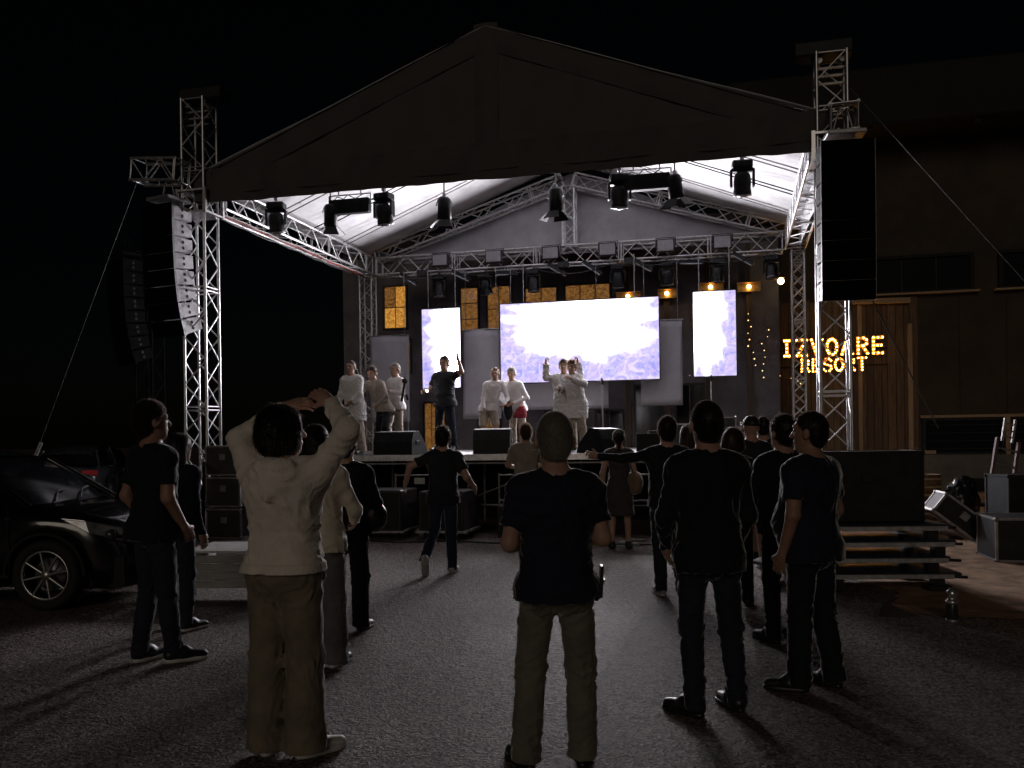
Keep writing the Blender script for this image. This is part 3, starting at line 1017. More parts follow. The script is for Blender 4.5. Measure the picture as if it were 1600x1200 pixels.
    iA = np.where(zz < 1.0, np.maximum(iA, (.212 if not fem else .202) * (1 + (bulk - 1) * .8)), iA)
    iB = np.where(zz < 1.0, np.maximum(iB, .166), iB)
    if top_style == 'hoodie':
        iA[0] *= .97
    cx_, cy_ = np.interp(zz, zs, CX), np.interp(zz, zs, CY)
    T = [lo(zz, iA, iB, cx_, cy_, k=.05)]
    for s, sd in (('l', -1), ('r', 1)):
        S_, E_, W_ = g('s' + s), g('e' + s), g('w' + s)
        in_ = S_ + np.array([-sd * .05, 0, .005])
        if top_style in ('tee', 'shirt', 'dress') and not (extra and extra.get('long')):
            f = .70 if top_style != 'dress' else .12
            Q = S_ + (E_ - S_) * f
            n = (E_ - S_) / np.linalg.norm(E_ - S_)
            T += [rc(in_, S_, .056 * bulk + off * .4, .057 * bulk + off * .4, k=.05), rc(S_, S_ + (E_ - S_) * (f + .18), .057 * bulk + off * .4, .060 * bulk + off * .4, k=.04, cut=[(Q, n)])]
        else:
            n = (W_ - E_) / np.linalg.norm(W_ - E_)
            w0 = dict(jacket=.059, hoodie=.070, shirt=.058, robe=.074).get(top_style, .058) * (1 + (bulk - 1) * .6)
            T += [rc(in_, S_, w0, w0 + .003, k=.05), rc(S_, E_, w0 + .003, w0 - .008, k=.04), rc(E_, W_ - n * .005 + n * .05, w0 - .008, w0 * (.62 if top_style != 'robe' else .9), k=.03, cut=[(W_ + n * .005, n)])]
    for sd in (-1, 1):
        T += [rc(nk + (sd * .045, -.008, .025), nk + (sd * .13, .0, -.018), .042 + off * .3, .055 + off * .3, k=.05)]
    if collar:
        T += [lo([1.44, 1.47, 1.505], [.086, .082, .078], [.084, .078, .074], [nk[0]] * 3, [nk[1] + .004] * 3, k=.012)]
    if hood:
        T += [el(nk + (0, -.09, .015), (.135, .07, .06), k=.025), el(nk + (0, -.125, -.07), (.105, .05, .085), k=.02), rc(nk + (-.10, -.10, -.02), nk + (0, -.165, -.13), .028, .022, k=.015), rc(nk + (.10, -.10, -.02), nk + (0, -.165, -.13), .028, .022, k=.015), rc(nk + (-.09, -.02, .03), nk + (-.04, .08, -.03), .03, .025), rc(nk + (.09, -.02, .03), nk + (.04, .08, -.03), .03, .025)]
    elif not collar:
        T += [dict(rc(nk + (0, -.01, .0), nk + (0, .03, .2), .062, .075, k=.01), sub=True)]
    trims = [((0, 0, zz[0] + .004), (0, 0, -1))] 
    V, F = surf(T, max(h, .009), folds(seed, dict(hoodie=.019, jacket=.016, robe=.024).get(top_style, .014), .17 if top_style != 'robe' else .12, .7), trims)
    nm = dict(tee='tee_shirt', jacket='jacket', hoodie='hoodie', shirt='shirt', dress='dress', robe='draped_shirt')[top_style]
    top_o = np_obj(nm, V, F, top, body)
    if bands:
        fo = folds(seed, .004, .17, .7)
        T1 = [dict(T[0], A=T[0]['A'] + .004, B=T[0]['B'] + .004)]
        V, F = surf(T1, .008, fo, [((0, 0, zz[0] - .004), (0, 0, -1)), ((0, 0, zz[0] + .05), (0, 0, 1))])
        np_obj('hem_band', V, F, top, top_o)
    # ---- bottoms
    if bottom is not None:
        ws = dict(jeans=(.094, .072, .072, .060), wide=(.104, .092, .094, .112), trousers=(.096, .080, .080, .078), shorts=(.104, .092, .09, .08))[bot_style]
        hz = np.array([.78, .84, .90, .96, 1.02])
        B0 = [lo(hz, (np.interp(hz, zs, A) + .010) * np.array([.55, .86, 1, 1, 1]), (np.interp(hz, zs, B) + .010) * np.array([.7, .95, 1, 1, 1]), np.interp(hz, zs, CX), np.interp(hz, zs, CY), k=.05)]
        for s, sd in (('l', -1), ('r', 1)):
            H_, K_, A_ = g('h' + s), g('k' + s), g('a' + s)
            if bot_style == 'shorts':
                n = (K_ - H_) / np.linalg.norm(K_ - H_)
                B0 += [rc(H_, K_ + n * .05, ws[0], ws[1], k=.045, cut=[(K_ - n * .02, n)])]
            else:
                n = (A_ - K_) / np.linalg.norm(A_ - K_)
                hemq = A_ + n * (.062 if bot_style != 'wide' else .07)
                B0 += [rc(H_, K_, ws[0] * (1 + (bulk - 1) * .7), ws[1], k=.045), rc(K_, A_ + n * .12, ws[2], ws[3], k=.03, cut=[(hemq, n)])]
        V, F = surf(B0, max(h, .009), folds(seed + 50, .019 if bot_style != 'wide' else .020, .13, 1.3 if bot_style != 'wide' else .5, knees=(.48, .16, .82)), [((0, 0, 1.015), (0, 0, 1))])
        tr_o = np_obj({'shorts': 'shorts'}.get(bot_style, 'trousers'), V, F, bottom, body)
        if pockets:
            fo = folds(seed + 50, .019, .13, 1.3, knees=(.48, .16, .82))
            for sx in (-1, 1):
                xa, xb = (.035, .135) if sx > 0 else (-.135, -.035)
                B1 = []
                for q in B0:
                    q = dict(q)
                    if q['t'] == 'rc':
                        q['r1'] += .005; q['r2'] += .005
                    else:
                        q['A'] = q['A'] + .005; q['B'] = q['B'] + .005
                    B1.append(q)
                V, F = surf(B1, .006, fo, [((xa, 0, 0), (-1, 0, 0)), ((xb, 0, 0), (1, 0, 0)), ((0, 0, .90), (0, 0, 1)), (((xa + xb) / 2, 0, .765), (.25, 0, -.97)), (((xa + xb) / 2, 0, .765), (-.25, 0, -.97)), ((0, -.05, 0), (0, 1, 0))])
                np_obj('back_pocket', V, F, pockets, tr_o)
    # ---- shoes
    if shoes is not None:
        us, ss = shoe_meshes('a', shoes, sole or shoes)
        for s, sd in (('l', -1), ('r', 1)):
            A_ = g('a' + s)
            o = link(bpy.data.objects.new('shoe', us)); o.parent = body
            pt = J['p' + s]
            M = Matrix.Translation(Vector(A_)) @ Matrix.Rotation(R(J['f' + s]), 4, 'Z') @ Matrix.Rotation(R(pt), 4, 'X') @ Matrix.Translation((0, .035, -.10))
            o.matrix_local = M
            q = link(bpy.data.objects.new('sole', ss)); q.parent = o
    # ---- hair
    hs, hc = hair
    hm = HAIRS[hc]
    Hp = None
    fz = folds(seed + 9, .006, .035, .3)
    ups = HM @ np.array([0, 0, 1.])
    if hs == 'short':
        nrm = HM @ np.array([0, .74, -.67])
        Hp = [el(hd((0, -.014, 1.665)), np.array((.084, .104, .107)) * hsz, HM, k=.02, cut=[(hd((0, .085, 1.712)), nrm)]), el(hd((0, -.052, 1.595)), np.array((.066, .05, .06)) * hsz, HM, k=.03)]
    elif hs == 'crop':
        nrm = HM @ np.array([0, .74, -.67])
        Hp = [el(hd((0, -.010, 1.659)), np.array((.0785, .1, .1015)) * hsz, HM, k=.02, cut=[(hd((0, .075, 1.71)), nrm)]), el(hd((0, -.048, 1.595)), np.array((.065, .05, .055)) * hsz, HM, k=.03)]
        fz = folds(seed + 9, .002, .03)
    elif hs == 'fringe':   # bald crown with a ring of grey at the sides and back
        n1 = HM @ np.array([0, .45, -.85]); n2 = HM @ np.array([0, -.25, .97])
        Hp = [el(hd((0, -.012, 1.652)), np.array((.0785, .1, .1)) * hsz, HM, k=.02, cut=[(hd((0, .02, 1.645)), n1), (hd((0, -.05, 1.70)), n2)])]
        fz = folds(seed + 9, .002, .03)
    elif hs == 'bob':
        Hp = [el(hd((0, -.012, 1.66)), np.array((.098, .115, .112)) * hsz, HM, k=.05), el(hd((0, -.02, 1.59)), np.array((.100, .100, .070)) * hsz, HM, k=.06), dict(el(hd((0, .125, 1.60)), np.array((.075, .09, .11)) * hsz, HM, k=.02), sub=True)]
        fz = folds(seed + 9, .008, .04, .25)
    elif hs == 'long':
        Hp = [el(hd((0, -.012, 1.66)), np.array((.09, .112, .11)) * hsz, HM, k=.05), el(hd((0, -.045, 1.57)), np.array((.1, .075, .11)) * hsz, HM, k=.06), el(hd((0, -.07, 1.46)), np.array((.1, .05, .12)) * hsz, HM, k=.06), dict(el(hd((0, .125, 1.60)), np.array((.075, .09, .11)) * hsz, HM, k=.02), sub=True)]
        fz = folds(seed + 9, .008, .04, .25)
    elif hs == 'bun':
        nrm = HM @ np.array([0, .74, -.67])
        Hp = [el(hd((0, -.012, 1.662)), np.array((.082, .103, .102)) * hsz, HM, k=.02, cut=[(hd((0, .078, 1.69)), nrm)]), el(hd((0, -.115, 1.68)), np.array((.042, .036, .042)) * hsz, HM, k=.02), rc(hd((0, -.11, 1.62)), hd((0, -.10, 1.47)), .03, .018)]
    elif hs == 'cap':
        Hp = [el(hd((0, -.008, 1.672)), np.array((.086, .108, .1)) * hsz, HM, k=.01, cut=[(hd((0, 0, 1.665)), HM @ np.array([0, .12, -.99]))]), el(hd((0, .115, 1.672)), np.array((.065, .075, .012)) * hsz, HM, k=.015)]
        fz = None
    if Hp:
        V, F = surf(Hp, max(.007, h * .8), fz)
        if hs != 'cap':
            V, F = add_strands(V, F, dict(crop=.010, short=.020, fringe=.008).get(hs, .035), 12000 if h < .009 else 3500, .0016 if h < .009 else .0026, hs in ('bob', 'long', 'bun'), seed)
        np_obj('cap' if hs == 'cap' else 'hair', V, F, hm, body)
    if eyes:
        for sx in (-.031, .031):
            V_ = MB().sphere(tuple(hd((sx, .079, 1.645))), .010, 10, 6)
            V_.build('eye', EYE, body)
    return body
# ------------------------------------------------------------------ lighting fixtures
LENS = mat('lens glass', (.05, .05, .06), .08, 0, .2, 5, spec=.8)
LENSB = mat('pale frosted lens', (.45, .46, .52), .25, 0, .15, 5, spec=.6)

def moving_head(label, x, y, z, yaw, tilt, sc=1.0, group=None, lens=LENS, clampz=None):
    t = thing('moving_head_light', label, 'stage light', st(x, y, z), -SA + R(yaw), group)
    MB().box((0, 0, -.06 * sc), (.30 * sc, .22 * sc, .12 * sc), ch=.02).build('base', BLACKP, t)
    top = (clampz - z) if clampz else .12
    MB().tube((0, 0, 0), (0, 0, top), .016, 8).box((0, 0, top * .7), (.06, .05, .06)).build('clamp', STEEL, t)
    yk = MB()
    yk.box((0, 0, -.14 * sc), (.34 * sc, .12 * sc, .05 * sc), ch=.015)
    for s in (-1, 1):
        yk.box((s * .165 * sc, 0, -.26 * sc), (.035 * sc, .12 * sc, .27 * sc), ch=.012)
    yk.build('yoke', BLACKP, t)
    M = Matrix.Translation((0, 0, -.31 * sc)) @ Matrix.Rotation(R(tilt), 4, 'X')
    h = MB().lathe([(0.001, .15), (.075, .145), (.115, .10), (.13, .0), (.125, -.10), (.135, -.15), (.135, -.20), (.115, -.205), (.001, -.19)], 22, M @ Matrix.Scale(sc, 4))
    hd_ = h.build('head', BLACKP, t)
    MB().lathe([(.11, -.202), (.06, -.222), (.001, -.228)], 20, M @ Matrix.Scale(sc, 4)).build('lens', lens, hd_)
    MB().lathe([(.136, -.185), (.140, -.205), (.118, -.211)], 20, M @ Matrix.Scale(sc, 4)).build('lens_ring', STEEL, hd_)
    return t

def par_can(label, x, y, z, yaw, tilt, group=None, clampz=None):
    t = thing('barn_door_spotlight', label, 'stage light', st(x, y, z), -SA + R(yaw), group)
    top = (clampz - z) if clampz else .12
    MB().tube((0, 0, 0), (0, 0, top), .014, 8).box((0, 0, .05), (.05, .05, .05)).build('clamp', STEEL, t)
    pts = [(.13 * math.cos(a), 0, -.13 + .15 * math.sin(a)) for a in [math.pi * k / 12 for k in range(13)]]
    MB().path(pts, .011, 6).build('yoke', STEEL, t)
    M = Matrix.Translation((0, 0, -.15)) @ Matrix.Rotation(R(tilt), 4, 'X')
    MB().lathe([(.001, .17), (.07, .165), (.105, .13), (.11, 0), (.115, -.20), (.105, -.205), (.001, -.15)], 20, M).build('can', BLACKP, t)
    for k in range(4):
        a = k * math.pi / 2
        Mk = M @ Matrix.Rotation(a, 4, 'Z') @ Matrix.Translation((0, .11, -.20)) @ Matrix.Rotation(R(38), 4, 'X')
        w1, w2 = (.09, .16) if k % 2 else (.08, .13)
        MB().add([(-w1, 0, 0), (w1, 0, 0), (w2, .02, -.17), (-w2, .02, -.17), (-w1, .004, 0), (w1, .004, 0), (w2, .024, -.17), (-w2, .024, -.17)], [(0, 1, 2, 3), (7, 6, 5, 4), (0, 4, 5, 1), (1, 5, 6, 2), (2, 6, 7, 3), (3, 7, 4, 0)], False, Mk).build('barn_door', BLACK, t)
    return t

FZ = 5.62
moving_head('black moving head light nearest the front left tower', -3.94, .6, 5.62, 10, 12, 1.0, 'front truss lights', clampz=FZ + .1)
moving_head('black moving head right of the left black light box', -1.97, .6, 5.62, -12, 14, 1.0, 'front truss lights', clampz=FZ + .1)
moving_head('black moving head left of the right black light box', 1.94, .6, 5.60, 15, 10, 1.0, 'front truss lights', clampz=FZ + .1)
moving_head('black moving head light nearest the front right tower', 3.79, .6, 5.65, 5, 14, 1.0, 'front truss lights', clampz=FZ + .1)
par_can('black spotlight with barn doors under the left light box', -2.93, .6, 5.50, 25, 15, 'front truss lights', FZ + .1)
par_can('black spotlight with open barn doors left of the roof centre', -.92, .6, 5.46, 15, 8, 'front truss lights', FZ + .1)
par_can('black spotlight with open barn doors in front of the rear peak', .93, .6, 5.46, -10, 5, 'front truss lights', FZ + .1)
par_can('black spotlight with barn doors beside the right light box', 2.79, .6, 5.52, -30, 12, 'front truss lights', FZ + .1)
for lab, x, tl in (('wide black blinder box hanging left under the front valance', -2.58, 3), ('wide black blinder box hanging right under the front valance', 2.36, -4)):
    t = thing('blinder_light', lab, 'stage light', st(x, .6, 5.45), -SA, 'blinder boxes')
    MB().box((0, 0, 0), (.72, .14, .24), ch=.012).build('housing', BLACK, t)
    for k in range(4):
        MB().lathe([(.001, .0), (.05, .002), (.08, .02), (.085, .025)], 14, Matrix.Translation((-.26 + k * .175, .07, 0)) @ Matrix.Rotation(R(-90), 4, 'X')).build('lamp_cell', LENS, t)
    br = MB().path([(-.375, 0, 0), (-.375, 0, .2), (.375, 0, .2), (.375, 0, 0)], .011, 6)
    br.tube((-.2, 0, .2), (-.2, 0, .32), .012).tube((.2, 0, .2), (.2, 0, .32), .012)
    br.build('bracket', STEEL, t)
    MB().path([(-.3, .02, .12), (-.24, .03, .19), (-.12, .02, .14), (-.05, .03, .21), (.1, .02, .13), (.22, .02, .2)], .008, 5).build('loose_cable', CABLE, t)

# rear truss
FLOODM = mat('flood panel face', (.20, .19, .21), .35, 0, .2, 30, .1, 80)
ords = ['first', 'second', 'third', 'fourth', 'fifth', 'sixth', 'seventh', 'eighth', 'ninth', 'tenth']
fx = [-3.02, -1.72, -.38, .92, 2.2, 3.42]
for i, x in enumerate(fx):
    t = thing('flood_light', '%s square flood panel from the left on the rear truss' % ords[i], 'flood light', st(x, DEP - .34, 5.72), -SA, 'flood panels on the rear truss')
    MB().box((0, 0, 0), (.40, .09, .30), ch=.012).build('housing', BLACKP, t)
    MB().box((0, -.048, 0), (.34, .012, .24)).build('front_glass', FLOODM, t)
    MB().path([(-.215, .02, 0), (-.215, .08, .19), (.215, .08, .19), (.215, .02, 0)], .01, 6).build('bracket', BLACK, t)
mhx = [-3.15, -2.0, -.85, 1.1, 2.2, 3.3, 4.45]
for i, x in enumerate(mhx):
    moving_head('%s moving head from the left hanging below the rear truss' % ords[i], x, DEP - .05, EAVE - .08, random.uniform(-25, 25), random.uniform(-12, 22), 1.0, 'rear moving heads', LENSB, clampz=EAVE + .02)
bx = [(-3.85, 32), (-2.55, 28), (-1.45, 2), (-.25, 30), (.55, 35), (1.68, 33), (2.75, 3), (3.85, 32)]
for i, (x, a) in enumerate(bx):
    t = thing('led_bar', '%s slim bar light from the left under the rear truss' % ords[i], 'bar light', st(x, DEP - .22, EAVE - .14), -SA, 'bar lights under the rear truss')
    M = Matrix.Rotation(R(a), 4, 'Y')
    MB().box((0, 0, 0), (.52, .07, .09), M, ch=.008).build('housing', BLACKP, t)
    MB().box((0, -.01, -.05), (.48, .045, .02), M).build('lens_strip', LENSB, t)
    MB().tube((0, 0, 0), (0, .03, .17), .012, 6).build('clamp', STEEL, t)
# dimmer boxes above the bars
for i, x in enumerate((-3.5, -.1, 1.4)):
    t = MB().box((0, 0, 0), (.24, .12, .14), ch=.01).build('junction_box', BLACK, None, st(x, DEP - .26, EAVE - .05), (0, 0, -SA))
    tag(t, '%s small black junction box from the left under the rear truss' % ords[i], 'junction box', 'truss junction boxes')
    MB().tube((.08, 0, .06), (.08, 0, .14), .01, 6).build('clamp', STEEL, t)
for i in range(5):
    x0, x1 = -4.3 + i * 1.75, -4.3 + (i + 1) * 1.75
    pts = [st(x0 + (x1 - x0) * k / 8, DEP - .27, EAVE - .10 - .16 * math.sin(math.pi * k / 8) * (.5 + .5 * ((i * 7) % 3) / 2)) for k in range(9)]
    tag(MB().path(pts, .012, 5).build('power_cable', CABLE), '%s sagging black cable from the left under the rear truss' % ords[i], 'cable', 'sagging truss cables')

# ------------------------------------------------------------------ line arrays
def line_array(label, pos, rz, n, side_m, angs, group, ch=.262, metal=STEEL):
    t = thing('line_array', label, 'line array', pos, rz, group)
    MB().box((0, .05, .12), (.5, .5, .06), ch=.01).tube((-.15, .05, .12), (-.05, .05, .5), .015).tube((.15, .05, .12), (.05, .05, .5), .015).build('fly_bar', metal, t)
    y, z, a = 0., 0., 0.
    for i in range(n):
        a += angs[i]
        M = Matrix.Translation((0, y, z)) @ Matrix.Rotation(R(a), 4, 'X')
        # trapezoid cabinet: front (-y) tall, rear short
        poly = [(-.20, -ch + .008), (-.20, -.008), (.22, -.028), (.22, -ch + .028)]
        c = MB().prism(poly, -.33, .33, 'X', M).build('cabinet', side_m, t)
        MB().box((0, -.209, -ch / 2), (.676, .016, ch - .002), M).build('grille', GRILLEB, c)
        for s in (-1, 1):
            for k in (-1, 1):
                MB().lathe([(.001, 0), (.028, .0)], 12, M @ Matrix.Translation((s * .3335, .02, -ch / 2 + k * .048)) @ Matrix.Rotation(R(90 * s), 4, 'Y')).build('side_port', RUBBER, c)
            MB().box((s * .338, -.19, -ch / 2), (.014, .035, ch + .0), M).build('rigging_link', metal, c)
        e = M @ Vector((0, 0, -ch))
        y, z = e.y, e.z
    return t
line_array('curved line array of pale grey cabinets hanging left of the stage', st(-5.42, -.35, 5.42), -SA - R(12), 8, CABGREY, [0, 1, 1, 1.5, 2, 3, 4, 5], 'line arrays')
line_array('straight dark line array hanging in front of the right tower', st(5.1, -.62, 5.40), -SA + R(6), 8, BLACK, [0, .3, .3, .3, .5, .5, .5, .8], 'line arrays')
# far array and tower on the left, almost lost in the dark
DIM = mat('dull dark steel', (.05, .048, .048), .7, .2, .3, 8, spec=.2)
DIM2 = mat('matt black steel', (.006, .006, .006), .9, 0, .3, 8, spec=.05)  # far tower and array blackened in colour for the lack of light there
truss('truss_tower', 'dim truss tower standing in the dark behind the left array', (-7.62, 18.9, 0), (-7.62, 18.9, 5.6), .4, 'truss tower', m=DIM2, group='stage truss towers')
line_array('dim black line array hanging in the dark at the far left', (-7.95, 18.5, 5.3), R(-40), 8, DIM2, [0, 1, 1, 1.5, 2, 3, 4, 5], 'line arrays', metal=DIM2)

# ------------------------------------------------------------------ guy wires
for lab, a, b in (('thin guy wire running down left from the front left tower', st(-6.05, -.2, 6.0), (-8.3, 15.6, 1.35)),
                 ('thin guy wire running down right in front of the building', st(5.05, .3, 6.8), (9.6, 11.5, 0.05)),
                 ('taut pale strap slanting down from the black right array', st(5.45, -.5, 3.3), (6.9, 14.5, 1.6))):
    t = MB().tube(a, b, .005 if 'strap' not in lab else .012, 6).build('guy_wire', WIRE)
    tag(t, lab, 'wire')
    if 'left' in lab and 'running' in lab:
        e = Vector(b)
        MB().tube(e + Vector((.1, 0, .22)), e - Vector((.05, 0, .12)), .035, 8).build('tensioner', STEEL, t)
t = MB().tube((-8.35, 15.6, 0), (-8.35, 15.6, 1.3), .05, 8).build('anchor_post', STEEL)
tag(t, 'short steel anchor post holding the left guy wire', 'post')
MB().box((0, 0, .06), (.5, .5, .12), Matrix.Translation((-8.35, 15.6, 0)), ch=.02).build('base_block', DIM, t)

# ------------------------------------------------------------------ stage deck
DK = 1.28
DECKW = mat('phenolic deck board', (.035, .028, .026), .35, 0, .3, 20, .2, 120)
deck = thing('stage_deck', 'raised black stage platform on metal legs', 'stage', st(0, 0, 0), -SA)
x0, y0 = -4.55, .75
for i in range(5):
    for j in range(3):
        MB().box((x0 + 1.82 * (i + .5), y0 + 2.0 * (j + .5), DK - .03), (1.814, 1.994, .06), ch=.004).build('deck_panel', DECKW, deck)
for i in range(6):
    for j in range(4):
        xx, yy = x0 + 1.82 * i, y0 + 2.0 * j
        xx += .05 if i == 0 else (-.05 if i == 5 else 0); yy += .05 if j == 0 else (-.05 if j == 3 else 0)
        MB().tube((xx, yy, 0), (xx, yy, DK - .065), .028, 8).build('leg', ALU_D, deck)
for j, zz in ((0, 1.13), (0, .45), (3, 1.13)):
    yy = y0 + 2.0 * j + (.05 if j == 0 else -.05)
    for i in range(5):
        MB().tube((x0 + 1.82 * i + .06, yy - .035, zz), (x0 + 1.82 * (i + 1) - .04, yy - .035, zz), .02, 8).build('front_rail' if j == 0 else 'rear_rail', ALU_D, deck)
for i in range(5):
    if i % 2 == 0:
        MB().tube((x0 + 1.82 * i + .06, y0 + .09, .45), (x0 + 1.82 * (i + 1) - .04, y0 + .09, 1.12), .016, 6).build('brace', ALU_D, deck)
for i in range(5):
    MB().box((x0 + 1.82 * (i + .5), y0 - .012, DK - .055), (1.80, .02, .10), ch=.004).build('edge_trim', ALU, deck)
# frame gates under the stage front
for i in range(4):
    xx = -2.9 + i * 1.75
    t = thing('barrier_frame', '%s low metal frame from the left under the stage front' % ords[i], 'frame', st(xx, .45, 0), -SA, 'metal frames under the stage front')
    for s in (-.62, .62):
        MB().tube((s, 0, 0), (s, 0, .98), .018, 8).build('post', ALU_D, t)
    for zz in (.55, .95):
        MB().tube((-.62, 0, zz), (.62, 0, zz), .016, 8).build('rail', ALU_D, t)
    MB().tube((.1, 0, .05), (.1, 0, .95), .012, 6).build('bar', ALU_D, t)
    MB().box((-.2, -.02, .86), (.18, .012, .10)).build('tag_plate', mat('white card', (.5, .5, .5), .6), t)

# black drape below the rear of the stage and dark boxes under the deck
DRAPE = cloth('black drape', (.012, .011, .013), .9, .2, 60)
MB_d = MB().grid(lambda u, v: (-4.5 + 9.0 * u, .06 * math.sin(u * 70) + .03 * math.sin(u * 131), 1.2 * v), 180, 4)
tag(MB_d.build('stage_skirt', DRAPE, None, st(0, 3.2, .02), (0, 0, -SA)), 'black pleated skirt hanging under the middle of the stage', 'curtain')

def sub_box(label, x, y, w, d, h, group, dolly=True, z=0, rz=0.0):
    t = thing('subwoofer', label, 'speaker', st(x, y, z), -SA + rz, group)
    b0 = .14 if dolly else 0
    MB().box((0, 0, b0 + h / 2), (w, d, h), ch=.015).build('cabinet', WOODPLY, t)
    MB().box((0, -d / 2 - .006, b0 + h / 2), (w - .07, .014, h - .07)).build('grille', GRILLE, t)
    for s in (-1, 1):
        MB().box((s * (w / 2 + .002), 0, b0 + h * .6), (.014, .2, .1), ch=.004).build('handle', BLACKP, t)
        if dolly:
            MB().tube((s * (w / 2 + .06), -d / 2 + .1, .15), (s * (w / 2 + .06), d / 2 - .1, .15), .016, 6).build('dolly_rail', STEEL, t)
            for k in (-1, 1):
                MB().lathe([(.02, -.02), (.05, -.02), (.055, 0), (.05, .02), (.02, .02)], 14, Matrix.Translation((s * w * .4, k * d * .35, .055)) @ Matrix.Rotation(R(90), 4, 'Y')).build('caster', RUBBER, t)
    if dolly:
        MB().box((0, 0, .122), (w + .1, d + .04, .03)).build('dolly_board', STEEL, t)
    return t
sub_box('large black subwoofer on a dolly left in front of the stage', -1.85, -.05, 1.0, .75, .62, 'subwoofers before the stage')
sub_box('black subwoofer on a dolly beside the running man in front of the stage', -.72, .0, .72, .75, .60, 'subwoofers before the stage')
sub_box('low black subwoofer under the stage right of the dolly speakers', .45, .35, .8, .6, .5, 'subwoofers before the stage', False)
sub_box('lower black cabinet of the speaker stack at the front left tower', -4.95, -.85, .62, .6, .60, 'speaker stack at the left tower', False)
sub_box('upper black cabinet of the speaker stack at the front left tower', -4.95, -.85, .62, .6, .58, 'speaker stack at the left tower', False, .605)
sub_box('black bass cabinet under the front right corner of the stage', 3.1, .3, .9, .6, .65, 'subwoofers before the stage', False)

def flight_case(label, loc, rz, w, d, h, group=None, tilt=None, body=BLACK, edge=ALU_D):
    t = thing('flight_case', label, 'flight case', loc, rz, group)
    if tilt:
        t.rotation_euler = (tilt[0], tilt[1], rz)
    MB().box((0, 0, h / 2), (w - .012, d - .012, h - .012)).build('panel_body', body, t)
    e = .028
    for sx in (-1, 1):
        for sy in (-1, 1):
            MB().box((sx * (w / 2 - e / 2 + .004), sy * (d / 2 - e / 2 + .004), h / 2), (e, e, h - .05)).build('edge_profile', edge, t)
    for sz in (0, 1):
        for sy in (-1, 1):
            MB().box((0, sy * (d / 2 - e / 2 + .004), e / 2 if sz == 0 else h - e / 2), (w - .05, e, e)).build('edge_profile', edge, t)
        for sx in (-1, 1):
            MB().box((sx * (w / 2 - e / 2 + .004), 0, e / 2 if sz == 0 else h - e / 2), (e, d - .05, e)).build('edge_profile', edge, t)
    for sx in (-1, 1):
        for sy in (-1, 1):
            for sz in (.0, 1):
                MB().sphere((sx * (w / 2 - .01), sy * (d / 2 - .01), .02 if sz == 0 else h - .02), .03, 8, 6).build('ball_corner', edge, t)
    MB().box((0, -d / 2 - .004, h * .62), (.11, .012, .1), ch=.003).build('latch', edge, t)
    return t
# cases on the left beside the tower
for i, zz in enumerate((0, .5, 1.0)):
    flight_case(['lowest case of the dark stack right of the left tower', 'middle case of the dark stack right of the left tower', 'topmost case of the dark stack right of the left tower'][i], st(-4.25, -.35, zz + .001), -SA + R(random.uniform(-3, 3)), .62, .6, .48, 'case stack at the left tower', body=WOODPLY)
# braces of the left tower
for lab, a, b in (('upper bright diagonal brace tube at the left tower', st(-4.75, -.5, 1.32), st(-4.05, -1.6, .92)), ('lower steep brace tube at the left tower', st(-4.75, -.7, 1.0), st(-4.42, -1.6, .42))):
    t = MB().tube(a, b, .026, 10).build('brace_tube', ALU)
    tag(t, lab, 'tube')
    MB().sphere(tuple(a), .04, 8, 6).build('end_clamp', STEEL, t)
    MB().sphere(tuple(b), .04, 8, 6).build('end_clamp', STEEL, t)

# monitor wedges on the stage
def wedge(label, x, y, rz, w=.68, d=.5, h=.4):
    t = thing('stage_monitor', label, 'speaker', st(x, y, DK + .002), -SA + rz, 'monitor wedges on the stage edge')
    poly = [(-d / 2, 0), (d / 2, 0), (d / 2 - .03, .13), (-.02, h), (-d / 2 + .06, h - .02), (-d / 2, h * .55)]
    MB().prism(poly, -w / 2, w / 2, 'X').build('cabinet', BLACK, t)
    a = Vector((0, d / 2 - .025, .135)); b = Vector((0, -.015, h - .005))
    n = (b - a); 
    M = Matrix.Translation((a + b) / 2) @ Matrix.Rotation(math.atan2(n.z, n.y), 4, 'X')
    MB().box((0, 0, -.004), (w - .06, n.length - .04, .012), M).build('grille', GRILLE, t)
    for s in (-1, 1):
        MB().box((s * (w / 2 + .002), -.05, .2), (.012, .14, .06), ch=.003).build('handle', BLACKP, t)
    return t
wedge('black monitor wedge at the left of the stage edge', -1.95, 1.15, R(-12), .78)
wedge('black monitor wedge at the middle of the stage edge, seen square on', -.28, 1.15, R(4), .62, h=.42)
wedge('black monitor wedge at the right of the stage edge, turned to show its wedge profile', 1.5, 1.15, R(62), .6)

# microphone stands
for lab, x, y, hh in (('thin microphone stand behind the left performers', -2.35, 2.6, 1.0), ('thin microphone stand right of the embracing pair in white', 1.2, 3.6, 1.25), ('tall thin stand between the left performers', -3.05, 1.9, 1.45), ('thin stand near the right end of the stage', 3.2, 4.4, 1.3)):
    t = thing('microphone_stand', lab, 'stand', st(x, y, DK), -SA, 'thin stands on the stage')
    MB().lathe([(.001, .03), (.13, .022), (.14, .0)], 20).build('base', BLACK, t)
    MB().tube((0, 0, .02), (0, 0, hh), .011, 8).build('pole', STEEL, t)
    MB().tube((0, 0, hh), (.0, -.07, hh + .1), .02, 8).build('microphone', BLACKP, t)

